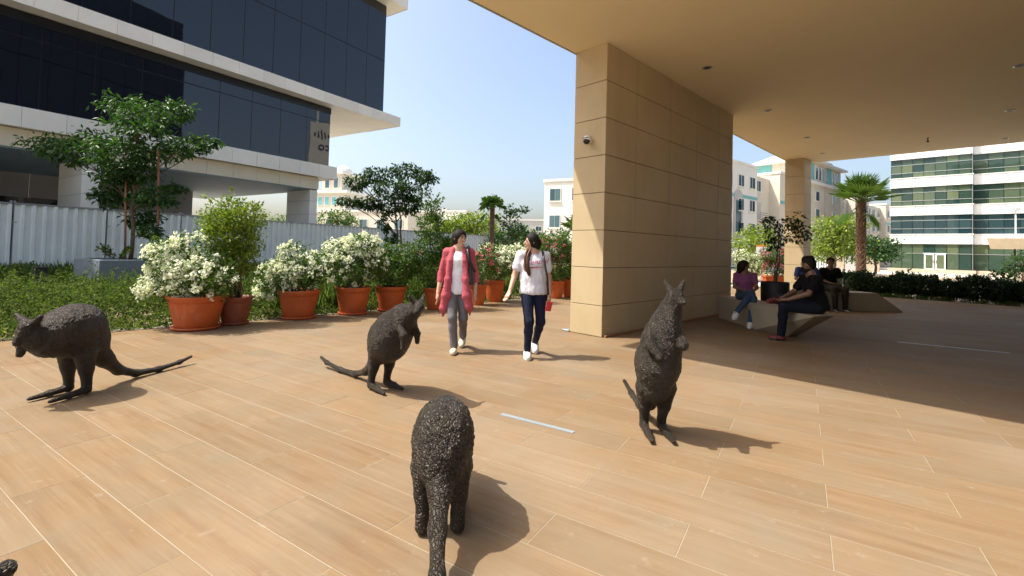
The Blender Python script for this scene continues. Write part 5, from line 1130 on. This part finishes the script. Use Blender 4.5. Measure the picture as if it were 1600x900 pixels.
# ================================================================ people
def frame(base, fd):
    fd = unit(np.array([fd[0], fd[1], 0.0])); lat = np.array([-fd[1], fd[0], 0.0])
    return lambda l, f, z: np.array([0, 0, z]) + lat * l + fd * f, lat, fd
def skin_obj(name, sdf, mat, parent, smooth_it=2, fold=0.0, seed=0):
    V, Fq = sdf.build(); V = relax(V, Fq, smooth_it, 0.5)
    if fold:
        N = vnormals(V, Fq); sd = Vector((seed, seed * 2.3, 0)); d = np.array([mnoise.noise(Vector((p[0] * 22, p[1] * 22, p[2] * 7)) + sd) + 0.5 * mnoise.noise(Vector((p[0] * 45, p[1] * 45, p[2] * 30)) + sd) for p in V]); V = V + N * (d * fold)[:, None]
    return mobj(name, V, Fq, mat, parent, True)
def add_hand(s, wr, tip, side, thumb, curl=0.25, R=1.0):
    "five fingers from a palm between wrist and fingertip"
    wr = np.asarray(wr, float); tip = np.asarray(tip, float); d = unit(tip - wr); L = np.linalg.norm(tip - wr); side = unit(side - d * (side @ d)); nb = np.cross(d, side)
    pal = wr + d * L * 0.5; s.cap(wr + d * 0.012, pal, 0.022 * R, 0.025 * R, 0.012, side, 1.45)
    for q, ln in ((-1.35, 0.80), (-0.45, 0.97), (0.45, 1.0), (1.35, 0.90)):
        b = pal + side * q * 0.018; m = b + d * L * 0.26 * ln; e = m + d * L * 0.24 * ln * (1 - 0.3 * curl) + nb * L * 0.35 * curl; s.chain([(b, 0.0092 * R), (m, 0.0085 * R), (e, 0.007 * R)], 0.004)
    b = wr + d * L * 0.16 + thumb * 0.022; s.chain([(b, 0.0115 * R), (b + d * L * 0.18 + thumb * 0.02, 0.0095 * R), (b + d * L * 0.36 + thumb * 0.014, 0.008 * R)], 0.008)
def person(label, base, fd, J, look, mats, seed=0, vox=0.0075, male=False, z_off=0.0):
    """J: joints in (left, forward, up) metres; mats: skin, hair; returns (thing, frame fn, lat, fd)"""
    T, lat, f3 = frame(base, fd); t = thing('person', label, 'person', (base[0], base[1], 0))
    s = SDF(vox); g = lambda k: T(*J[k]); up = np.array([0, 0, 1.0]); lk = unit(np.array([look[0], look[1], look[2] if len(look) > 2 else 0.0])); side = unit(np.cross(up, lk)); hu = unit(np.cross(lk, side)); h = g('head'); k_ = 1.08 if male else 1.0
    # head
    s.cap(h - lk * 0.018 + hu * 0.030, h - lk * 0.002 + hu * 0.012, 0.082 * k_, 0.078 * k_, 0.02); s.cap(h + lk * 0.030 - hu * 0.035, h + lk * 0.045 - hu * 0.078, 0.052 * k_, 0.030 * k_, 0.035)
    s.cap(h + lk * 0.082 + hu * 0.008, h + lk * 0.100 - hu * 0.028, 0.0075, 0.012, 0.010)
    for q in (-1, 1): s.cap(h + side * q * 0.079 - lk * 0.005 + hu * 0.012, h + side * q * 0.080 - lk * 0.006 - hu * 0.022, 0.012, 0.008, 0.008)
    nk = g('neck'); s.cap(h - lk * 0.012 - hu * 0.05, nk, 0.046 * k_, 0.052 * k_, 0.03)
    tl = unit(g('shL') - g('shR')); ch = g('chest'); wa = g('waist'); pe = g('pelvis'); w = 1.12 if male else 1.0
    s.cap(nk, ch, 0.055, 0.092 * w, 0.05, tl, 1.40); s.cap(ch, wa, 0.092 * w, 0.078 * w, 0.05, tl, 1.42); s.cap(wa, pe, 0.078 * w, 0.095 * w, 0.05, tl, 1.48)
    for q in 'LR':
        s.cap(nk - up * 0.01, g('sh' + q), 0.04, 0.047 * w, 0.03); s.chain([(g('sh' + q), 0.047 * w), (g('el' + q), 0.036 * w), (g('wr' + q), 0.025 * w)], 0.02)
        s.chain([(g('hip' + q), 0.082 * w), (g('kn' + q), 0.050 * w)], 0.03); kn, an = g('kn' + q), g('an' + q); s.chain([(kn, 0.048 * w), (kn * 0.68 + an * 0.32, 0.046 * w), (an, 0.034 * w)], 0.02)
        s.chain([(an - up * 0.02, 0.034), (g('to' + q), 0.026)], 0.02)
        wr, tp_ = g('wr' + q), g('hd' + q); hs = J.get('side' + q); hs = f3 if hs is None else T(*hs); th = J.get('thumb' + q); th = f3 if th is None else unit(T(*th)); add_hand(s, wr, tp_, hs, th, J.get('curl', 0.25))
    body = skin_obj('body', s, M[mats['skin']], t, 1)
    for q in (-1, 1):
        V, Fc = lathe_np([(0.0005, -0.005), (0.009, -0.003), (0.0115, 0), (0.009, 0.003), (0.0005, 0.005)], 10); e = h + lk * 0.078 * (1.05 if male else 1) + side * q * 0.030 + hu * 0.012; mobj('eye', V + e, Fc, M['eye_dark'], t, True)
        b0 = e + hu * 0.020 + lk * 0.004; V, Fc = tube_np([b0 - side * 0.017, b0 + hu * 0.003 + lk * 0.002, b0 + side * 0.017], 0.0042, 5); mobj('eyebrow', V, Fc, M['hair_black'], t, True)
    m0 = h + lk * 0.078 - hu * 0.052; V, Fc = tube_np([m0 - side * 0.020 + hu * 0.005 - lk * 0.006, m0, m0 + side * 0.020 + hu * 0.005 - lk * 0.006], [0.005, 0.0085, 0.005], 6); mo = mobj('mouth', V, Fc, M['lip'], t, True)
    if J.get('smile'): V, Fc = tube_np([m0 - side * 0.014 + lk * 0.005 + hu * 0.003, m0 + lk * 0.0075, m0 + side * 0.014 + lk * 0.005 + hu * 0.003], 0.0048, 6); mobj('teeth', V, Fc, M['teeth'], mo, True)
    return t, T, lat, f3, dict(h=h, lk=lk, side=side, hu=hu, g=g, tl=tl)
def garment_top(t, K, mat, name='shirt', infl=0.014, sleeve=0.5, hem=None, neck=True, vox=0.0075, male=False, fold=0.005, seed=1, loose=1.0, k_hip=0.10):
    g, tl = K['g'], K['tl']; s = SDF(vox); w = 1.12 if male else 1.0; up = np.array([0, 0, 1.0]); nk, ch, wa, pe = g('neck'), g('chest'), g('waist'), g('pelvis')
    s.cap(nk - up * 0.035, ch, 0.060, 0.092 * w + infl, 0.05, tl, 1.42); s.cap(ch, wa, 0.092 * w + infl, (0.080 * w + infl) * loose, 0.05, tl, 1.45)
    hm = pe if hem is None else hem; s.cap(wa, hm, (0.080 * w + infl) * loose, (k_hip * w + infl) * loose, 0.05, tl, 1.48)
    for q in 'LR':
        if sleeve > 0: s.cap(nk - up * 0.03, g('sh' + q), 0.045, 0.052 * w + infl * 0.5, 0.03)
        a, b = g('sh' + q), g('el' + q)
        if sleeve <= 0: s.cap(a * 0.6 + nk * 0.4, a * 0.6 + nk * 0.4 - up * 0.05, 0.03, 0.03, 0.02)
        elif sleeve <= 1: s.cap(a, a + (b - a) * sleeve, 0.052 * w + infl * 0.6, 0.045 * w + infl * 0.9, 0.02)
        else: c = g('wr' + q); s.chain([(a, 0.052 * w + infl * 0.6), (b, 0.041 * w + infl * 0.6), (b + (c - b) * (sleeve - 1), 0.032 * w + infl * 0.6)], 0.02)
    hz = (hm[2] - 0.045); s.cut(lambda X, Y, Z: hz - Z + 0 * X + 0 * Y)
    return skin_obj(name, s, mat, t, 2, fold, seed)
def garment_legs(t, K, mat, infl=0.010, ankle=1.0, vox=0.0075, male=False, fold=0.004, seed=2, taper=1.0, name='trousers'):
    g, tl = K['g'], K['tl']; s = SDF(vox); w = 1.12 if male else 1.0; s.cap(g('waist') * 0.35 + g('pelvis') * 0.65, g('pelvis'), 0.086 * w + infl, 0.097 * w + infl, 0.04, tl, 1.48)
    for q in 'LR':
        kn, an = g('kn' + q), g('an' + q); s.chain([(g('hip' + q), 0.088 * w + infl), (kn, 0.058 * w + infl)], 0.025); e = kn + (an - kn) * ankle; s.chain([(kn, 0.056 * w + infl), (kn * 0.68 + an * 0.32, 0.052 * w + infl), (e, 0.042 * w * taper + infl)], 0.03)
    return skin_obj(name, s, mat, t, 2, fold, seed)
def shoes(t, K, T, J, mat, flat=False, sole=None, vox=0.006):
    for q in 'LR':
        s = SDF(vox); an, to = K['g']('an' + q), K['g']('to' + q); d = unit((to - an) * [1, 1, 0.35] if to[2] < 0.25 else to - an); up = np.array([0, 0, 1.0]); sd = unit(np.cross(d, up))
        lo = an - up * (0.040 if an[2] < 0.3 else 0.03)
        if an[2] > 0.3: lo = an + (to - an) * 0.15
        s.chain([(lo - d * 0.03, 0.040), (lo * 0.5 + to * 0.5, 0.042), (to, 0.032)], 0.02, sd, 1.05)
        if not flat: s.cap(an - d * 0.012, lo, 0.043, 0.044, 0.03)
        o = skin_obj('shoe', s, mat, t, 2)
        if sole is not None:
            s2 = SDF(vox); b = -up * 0.022 if to[2] < 0.25 else -unit(np.cross(sd, d)) * 0.0; s2.chain([(lo - d * 0.035 + b, 0.026), (lo * 0.5 + to * 0.5 + b, 0.029), (to + b, 0.022)], 0.02, sd, 1.6); o2 = skin_obj('sole', s2, sole, o, 1)
def hair_cap(K, s, r=0.093, back=0.022, upz=0.036, face=0.035, male=False, oval=False):
    h, lk, hu = K['h'], K['lk'], K['hu']; s.cap(h - lk * back + hu * upz, h - lk * (back + 0.012) + hu * (upz - 0.035), r, r * 0.97, 0.02)
    if oval:
        sd_ = K['side']; c2 = h + lk * 0.10 - hu * 0.035
        def carve(X, Y, Z):
            d = [X - c2[0], Y - c2[1], Z - c2[2]]; a = sum(d[i] * lk[i] for i in range(3)) / 1.35; b = sum(d[i] * sd_[i] for i in range(3)) / 0.90; e = sum(d[i] * hu[i] for i in range(3)) / 1.30
            return 0.078 - np.sqrt(a * a + b * b + e * e)
        s.cut(carve); return
    c = h + lk * (face - 0.03)
    n = unit(lk * 0.74 - hu * 0.67); s.cut(lambda X, Y, Z: (X - c[0]) * n[0] + (Y - c[1]) * n[1] + (Z - c[2]) * n[2])

def strands(name, path, rad, n, mat, parent, seed, sr=0.0065, wave=0.006):
    "a lock of hair: many thin tapering strands along a path"
    rng = np.random.default_rng(seed); P = np.array(path, float); m = len(P); t_ = np.linspace(0, 1, 12); parts = []
    idx = np.minimum((t_ * (m - 1)).astype(int), m - 2); fr = (t_ * (m - 1) - idx)[:, None]; C = P[idx] * (1 - fr) + P[idx + 1] * fr
    Rr = np.interp(t_, np.linspace(0, 1, m), rad)
    for k in range(3): C[1:-1] = 0.5 * C[1:-1] + 0.25 * (C[:-2] + C[2:])
    for k in range(n):
        o = rng.normal(size=3); o = o / np.linalg.norm(o) * rng.random() ** 0.5; ph = rng.uniform(0, 6.28, 3); e = rng.uniform(0.82, 1.0); c = C[: max(6, int(12 * e))]
        w = np.stack([np.sin(t_[: len(c)] * 7 + p) for p in ph], 1) * wave
        parts.append(tube_np(c + o[None] * Rr[: len(c), None] + w, np.linspace(sr, sr * 0.35, len(c)), 5))
    V, Fc = merge(parts); return mobj(name, V, Fc, mat, parent, True)
# ---- woman in the pink cardigan
J = dict(head=(0.01, 0.02, 1.485), neck=(0, 0.0, 1.355), chest=(0, 0.0, 1.20), waist=(0, 0.0, 1.02), pelvis=(0.005, 0, 0.86), shL=(0.15, -0.005, 1.30), shR=(-0.15, -0.005, 1.30),
         elL=(0.225, -0.02, 1.01), elR=(-0.225, -0.02, 1.01), wrL=(0.235, 0.06, 0.78), wrR=(-0.25, 0.06, 0.78), hdL=(0.232, 0.08, 0.61), hdR=(-0.255, 0.085, 0.61), hipL=(0.08, 0, 0.83), hipR=(-0.08, 0, 0.83),
         knL=(0.085, 0.05, 0.44), knR=(-0.04, 0.16, 0.46), anL=(0.055, -0.30, 0.135), anR=(-0.01, 0.13, 0.075), toL=(0.05, -0.19, 0.035), toR=(-0.01, 0.27, 0.030), thumbL=(-0.3, 1, 0), thumbR=(0.3, 1, 0), smile=True)
t, T, lat, f3, K = person('woman in open pink cardigan, white top and grey trousers walking, head turned', (-0.70, 6.15), (0.0, -1.0), J, (0.72, -0.69, -0.05), dict(skin='skin'), 1)
garment_top(t, K, M['cloth_white'], 'top', 0.018, 0.0, T(0, 0, 0.80), seed=3, loose=1.02)
garment_legs(t, K, M['cloth_grey'], 0.001, 0.93, seed=4, taper=1.2)
shoes(t, K, T, J, M['shoe_beige'], True)
s = SDF(0.0075); g = K['g']; up = np.array([0, 0, 1.0])
s.cap(g('neck') - up * 0.015, g('chest'), 0.062, 0.112, 0.05, lat, 1.42); s.cap(g('chest'), g('waist') + up * 0.05, 0.112, 0.105, 0.05, lat, 1.44); s.cap(g('waist') + up * 0.05, T(0, -0.03, 0.66), 0.105, 0.118, 0.05, lat, 1.52)
for q in 'LR': s.cap(g('neck') - up * 0.02, g('sh' + q), 0.05, 0.062, 0.03); s.chain([(g('sh' + q), 0.058), (g('el' + q), 0.048), (g('el' + q) * 0.62 + g('wr' + q) * 0.38, 0.043)], 0.02)
wf = lambda z: 0.052 + 0.05 * np.clip((1.30 - z) / 0.5, 0, 1)
fy = 0.0
def cut_front(X, Y, Z):  # open front: person faces -y
    l = X - 0.005; f_ = -Y
    return np.minimum(np.minimum(wf(Z) - np.abs(l), f_ - 0.035), 1e3) * 1.0
s.cut(cut_front); s.cut(lambda X, Y, Z: 0.62 - Z + 0.06 * np.cos(X * 34.0) + 0 * Y)
for sg_, zz in ((-1, 0.50), (1, 0.53)):
    s.chain([(T(sg_ * 0.10, 0.095, 1.18), 0.026), (T(sg_ * 0.115, 0.115, 0.95), 0.036), (T(sg_ * 0.135, 0.125, 0.74), 0.048), (T(sg_ * 0.165, 0.115, zz + 0.07), 0.040), (T(sg_ * 0.175, 0.10, zz - 0.04), 0.008)], 0.03, lat, 1.25)
    s.chain([(T(sg_ * 0.075, 0.05, 1.34), 0.020), (T(sg_ * 0.095, 0.095, 1.20), 0.024)], 0.03)
skin_obj('cardigan', s, M['cloth_pink'], t, 2, 0.006, 9)
s = SDF(0.006); hair_cap(K, s, 0.094, 0.012, 0.030, 0.040, oval=True); h, lk, hu, sd = K['h'], K['lk'], K['hu'], K['side']
s.cap(h - lk * 0.06 + hu * 0.01, h - lk * 0.07 - hu * 0.06, 0.070, 0.058, 0.03); skin_obj('hair', s, M['hair_black'], t, 2, 0.003, 2)
strands('hair_lock', [h - lk * 0.06 - hu * 0.02, h - lk * 0.085 - hu * 0.09, T(-0.095, -0.045, 1.31), T(-0.105, -0.075, 1.17), T(-0.09, -0.095, 1.05)], [0.055, 0.055, 0.048, 0.040, 0.022], 90, M['hair_black'], t, 5)
s = SDF(0.0075); s.chain([(T(0.165, 0.045, 1.14), 0.030), (T(0.180, 0.045, 0.92), 0.048)], 0.02, f3, 2.0); bag = skin_obj('bag_pouch', s, M['leather_black'], None, 2)
bt = thing('shoulder_bag', 'black shoulder bag hanging at the side of the woman in pink', 'bag', (-0.70, 6.15, 0)); bag.parent = bt
V, Fc = tube_np([T(0.215, 0.03, 1.06), T(0.165, 0.135, 1.18), T(0.128, 0.108, 1.33), T(0.122, -0.01, 1.378), T(0.15, -0.10, 1.30), T(0.21, -0.10, 1.08)], 0.023, 8); mobj('strap', V, Fc, M['leather_black'], bt, True)

# ---- woman in the printed shirt
J2 = dict(head=(-0.015, 0.015, 1.462), neck=(0.005, 0.0, 1.335), chest=(0.01, 0.0, 1.19), waist=(0.015, 0.0, 1.01), pelvis=(0.02, 0, 0.86), shL=(0.165, -0.005, 1.285), shR=(-0.15, -0.005, 1.285),
          elL=(0.215, -0.03, 1.01), elR=(-0.225, 0.0, 1.02), wrL=(0.225, 0.06, 0.80), wrR=(-0.28, 0.14, 0.83), hdL=(0.215, 0.10, 0.66), hdR=(-0.345, 0.22, 0.71), hipL=(0.10, 0, 0.83), hipR=(-0.06, 0, 0.83),
          knL=(0.12, 0.04, 0.45), knR=(-0.03, 0.15, 0.46), anL=(0.075, -0.26, 0.13), anR=(-0.04, 0.10, 0.085), toL=(0.075, -0.14, 0.045), toR=(-0.035, 0.235, 0.035), thumbL=(-0.4, 1, 0), thumbR=(0.6, 0.8, 0.2), sideR=(0.7, 0.7, 0), smile=True)
t, T, lat, f3, K = person('woman in pale printed tee and navy jeans walking, head in profile', (0.27, 5.95), (0.0, -1.0), J2, (-0.97, -0.22, -0.02), dict(skin='skin'), 2)
tee = garment_top(t, K, M['cloth_tee'], 'tee_shirt', 0.019, 0.58, T(0.02, 0, 0.84), seed=13, loose=1.06, k_hip=0.098, fold=0.006)
garment_legs(t, K, M['cloth_navy'], 0.0, 0.97, seed=14, taper=1.0, name='jeans'); shoes(t, K, T, J2, M['shoe_white'], False, M['shoe_white'])
s = SDF(0.006); hair_cap(K, s, 0.092, 0.012, 0.030, 0.040, oval=True); h, lk, hu, sd = K['h'], K['lk'], K['hu'], K['side']; s.cap(h - lk * 0.085 - hu * 0.01, h - lk * 0.06 - hu * 0.09, 0.045, 0.04, 0.03); hr = skin_obj('hair', s, M['hair_black'], t, 2, 0.002, 4)
strands('ponytail', [h - lk * 0.075 - hu * 0.05, T(-0.03, 0.0, 1.385), T(-0.075, 0.075, 1.315), T(-0.085, 0.125, 1.21), T(-0.06, 0.138, 1.09), T(-0.025, 0.140, 1.00)], [0.034, 0.036, 0.036, 0.036, 0.034, 0.010], 80, M['hair_brown'], t, 6)
# script print on the shirt, laid on the cloth
from mathutils.bvhtree import BVHTree
bvh = BVHTree.FromPolygons([v.co.copy() for v in tee.data.vertices], [tuple(p.vertices) for p in tee.data.polygons])
def on_cloth(me):
    for v in me.vertices:
        r = bvh.ray_cast(Vector((v.co.x, -0.6, v.co.z)), Vector((0, 1, 0)))
        if r[0] is not None: v.co.y = r[0].y - 0.0035
c = text_mesh('shirt_print', 'Central', 0.098, M['print_pink'], t, Matrix(((1, 0, 0, -0.105), (0, 0, 1, -0.2), (0.10, 1, 0, 1.165), (0, 0, 0, 1))), 0.0, 0.35)
bm = bmesh.new(); bm.from_mesh(c.data); bmesh.ops.triangulate(bm, faces=bm.faces[:]); bmesh.ops.subdivide_edges(bm, edges=bm.edges[:], cuts=1); bm.to_mesh(c.data); bm.free(); on_cloth(c.data)
xs = np.linspace(-0.03, 0.145, 15); V = [(x, -0.2, 1.145 + 0.02 * (x + 0.03)) for x in xs] + [(x, -0.2, 1.145 + 0.02 * (x + 0.03) - 0.004 - 0.016 * (1 - (i / 14.0))) for i, x in enumerate(xs)]
sw = mobj('print_swash', V, [(i, i + 15, i + 16, i + 1) for i in range(14)], M['print_pink'], t); on_cloth(sw.data)
bt = thing('shoulder_bag', 'dark bag on a long strap over the shoulder of the woman in the tee', 'bag', (0.27, 5.95, 0))
V, Fc = tube_np([T(0.205, 0.11, 0.80), T(0.185, 0.155, 1.02), T(0.145, 0.140, 1.20), T(0.125, 0.06, 1.345), T(0.13, -0.06, 1.33), T(0.17, -0.14, 1.10), T(0.20, -0.12, 0.86)], 0.013, 8); mobj('strap', V, Fc, M['leather_black'], bt, True)
s = SDF(0.0075); s.chain([(T(0.205, -0.10, 0.86), 0.03), (T(0.205, -0.10, 0.74), 0.045)], 0.02, f3, 1.7); skin_obj('bag_pouch', s, M['leather_black'], bt, 2)
ph = thing('red_phone', 'red phone held in the hand beside the navy jeans', 'phone', (0.27, 5.95, 0)); o = link('case', box_mesh(0.075, 0.014, 0.13, M['phone_red'], 0.006), ph, tuple(T(0.215, 0.135, 0.66))); o.rotation_euler = (0.25, 0.15, 0.2)

# ---- seated woman
J3 = dict(head=(-0.03, 0.06, 1.15), neck=(0, 0.02, 1.02), chest=(0, 0.01, 0.87), waist=(0, -0.01, 0.70), pelvis=(0, 0, 0.575), shL=(0.155, 0.01, 0.965), shR=(-0.155, 0.01, 0.965),
          elL=(0.205, 0.06, 0.735), elR=(-0.20, 0.06, 0.735), wrL=(0.10, 0.21, 0.665), wrR=(-0.03, 0.23, 0.67), hdL=(0.0, 0.29, 0.655), hdR=(0.09, 0.30, 0.66), hipL=(0.085, 0.02, 0.565), hipR=(-0.085, 0.02, 0.565),
          knL=(0.05, 0.42, 0.545), knR=(0.02, 0.40, 0.63), anL=(-0.05, 0.60, 0.10), anR=(-0.30, 0.60, 0.27), toL=(-0.09, 0.71, 0.045), toR=(-0.36, 0.69, 0.19))
t, T, lat, f3, K = person('woman in mauve top and jeans seated with crossed legs on the near bench', (4.70, 9.32), (-0.22, -0.975), J3, (0.75, -0.66, -0.05), dict(skin='skin_brown'), 3)
garment_top(t, K, M['cloth_mauve'], 'top', 0.016, 0.55, None, seed=23); garment_legs(t, K, M['cloth_jeans'], 0.008, 0.92, seed=24, name='jeans'); shoes(t, K, T, J3, M['shoe_white'], False, M['shoe_white'])
s = SDF(0.0065); hair_cap(K, s, 0.096, 0.012, 0.030, 0.042, oval=True); h, lk, hu, sd = K['h'], K['lk'], K['hu'], K['side']
s.cap(h - lk * 0.06, h - lk * 0.07 - hu * 0.07, 0.072, 0.062, 0.03); skin_obj('hair', s, M['hair_black'], t, 2, 0.003, 6)
strands('hair_lock', [h - lk * 0.06 - hu * 0.02, h - lk * 0.08 - hu * 0.11, T(-0.10, -0.02, 0.94), T(-0.12, -0.03, 0.80), T(-0.12, -0.03, 0.69)], [0.06, 0.065, 0.06, 0.05, 0.03], 90, M['hair_black'], t, 7)

# ---- bearded man on the bench end
J4 = dict(head=(0.0, 0.13, 1.235), neck=(0, 0.08, 1.085), chest=(0, 0.05, 0.90), waist=(0, 0.0, 0.72), pelvis=(0, -0.02, 0.59), shL=(0.20, 0.08, 1.02), shR=(-0.20, 0.08, 1.02),
          elL=(0.26, 0.24, 0.80), elR=(-0.22, 0.24, 0.78), wrL=(0.14, 0.48, 0.69), wrR=(-0.05, 0.47, 0.70), hdL=(0.03, 0.62, 0.655), hdR=(0.05, 0.60, 0.66), hipL=(0.10, 0.02, 0.58), hipR=(-0.10, 0.02, 0.58),
          knL=(0.05, 0.50, 0.565), knR=(-0.30, 0.44, 0.66), anL=(-0.12, 0.47, 0.085), anR=(0.0, 0.60, 0.655), toL=(-0.15, 0.62, 0.038), toR=(0.05, 0.74, 0.64))
t, T, lat, f3, K = person('bearded man in black tee and dark jeans seated on the bench tip, ankle on knee', (4.86, 7.38), (-0.985, 0.12), J4, (-0.99, 0.05, -0.08), dict(skin='skin_brown'), 4, male=True)
garment_top(t, K, M['cloth_black'], 'tee_shirt', 0.022, 0.62, None, seed=33, male=True, loose=1.15); garment_legs(t, K, M['cloth_darkjeans'], 0.012, 0.95, seed=34, male=True, name='jeans'); shoes(t, K, T, J4, M['shoe_red'], False, M['leather_black'])
s = SDF(0.0065); hair_cap(K, s, 0.098, 0.018, 0.040, 0.060); h, lk, hu, sd = K['h'], K['lk'], K['hu'], K['side']; s.cap(h + lk * 0.045 + hu * 0.105, h - lk * 0.05 + hu * 0.10, 0.038, 0.05, 0.03); skin_obj('hair', s, M['hair_black'], t, 2, 0.005, 7)
s = SDF(0.0055); s.cap(h + lk * 0.060 - hu * 0.085, h + lk * 0.005 - hu * 0.060, 0.036, 0.050, 0.02, sd, 1.25); s.cap(h + lk * 0.088 - hu * 0.042, h + lk * 0.086 - hu * 0.046, 0.018, 0.018, 0.015, sd, 1.5); skin_obj('beard', s, M['hair_black'], t, 2, 0.003, 8)

# ---- man with glasses on the far bench, man in blue and white beside him
def seated_front(label, base, fd, look, shirt, pants, shoe, seed, beard=False, glasses=False, seat=0.475):
    J_ = dict(head=(0.0, 0.05, 1.26), neck=(0, 0.02, 1.10), chest=(0, 0.01, 0.92), waist=(0, 0.0, 0.74), pelvis=(0, 0, 0.59), shL=(0.20, 0.01, 1.035), shR=(-0.20, 0.01, 1.035), elL=(0.26, 0.07, 0.79), elR=(-0.26, 0.07, 0.79),
              wrL=(0.14, 0.28, 0.70), wrR=(-0.12, 0.28, 0.70), hdL=(0.03, 0.38, 0.68), hdR=(-0.01, 0.38, 0.69), hipL=(0.10, 0.02, 0.575), hipR=(-0.10, 0.02, 0.575), knL=(0.13, 0.46, 0.56), knR=(-0.13, 0.46, 0.56), anL=(0.12, 0.47, 0.10), anR=(-0.12, 0.47, 0.10), toL=(0.14, 0.62, 0.045), toR=(-0.14, 0.62, 0.045))
    t, T, lat, f3, K = person(label, base, fd, J_, look, dict(skin='skin_brown'), seed, 0.009, True)
    garment_top(t, K, M[shirt], 'shirt', 0.022, 0.6, None, seed=seed * 7, male=True, vox=0.009); garment_legs(t, K, M[pants], 0.014, 0.95, seed=seed * 9, male=True, vox=0.009); shoes(t, K, T, J_, M[shoe], False, M['shoe_white'])
    s = SDF(0.0075); hair_cap(K, s, 0.095, 0.018, 0.036, 0.058); skin_obj('hair', s, M['hair_black'], t, 2, 0.003, seed); h, lk, hu, sd = K['h'], K['lk'], K['hu'], K['side']
    if beard: s = SDF(0.0065); s.cap(h + lk * 0.058 - hu * 0.085, h + lk * 0.0 - hu * 0.060, 0.034, 0.050, 0.02, sd, 1.25); skin_obj('beard', s, M['hair_black'], t, 2, 0.003, 8)
    if glasses:
        parts = []
        for q in (-1, 1):
            c = h + lk * 0.095 + sd * q * 0.033 + hu * 0.012; parts.append(tube_np([c + sd * 0.024 * math.cos(a) + hu * 0.018 * math.sin(a) for a in np.linspace(0, 6.283, 13)], 0.0025, 5)); parts.append(tube_np([c + sd * q * 0.024, h + sd * q * 0.085 - lk * 0.01 + hu * 0.015], 0.0025, 5))
        V, Fc = merge(parts); gl = mobj('frame', V, Fc, M['black_rubber'], None, True); gt = thing('eyeglasses', 'dark framed glasses worn by the man on the far bench', 'glasses', (base[0], base[1], 0)); gl.parent = gt
    return t
seated_front('man in dark tee and glasses seated on the far bench facing the plaza', (8.53, 12.42), (-0.08, -0.99), (-0.35, -0.93, 0.05), 'cloth_black', 'cloth_khaki', 'leather_black', 5, False, True)
seated_front('man in blue shirt on the far bench, mostly hidden behind the bearded man', (7.93, 12.45), (-0.3, -0.95), (-0.6, -0.8, 0), 'cloth_blue', 'cloth_khaki', 'leather_black', 6, True)
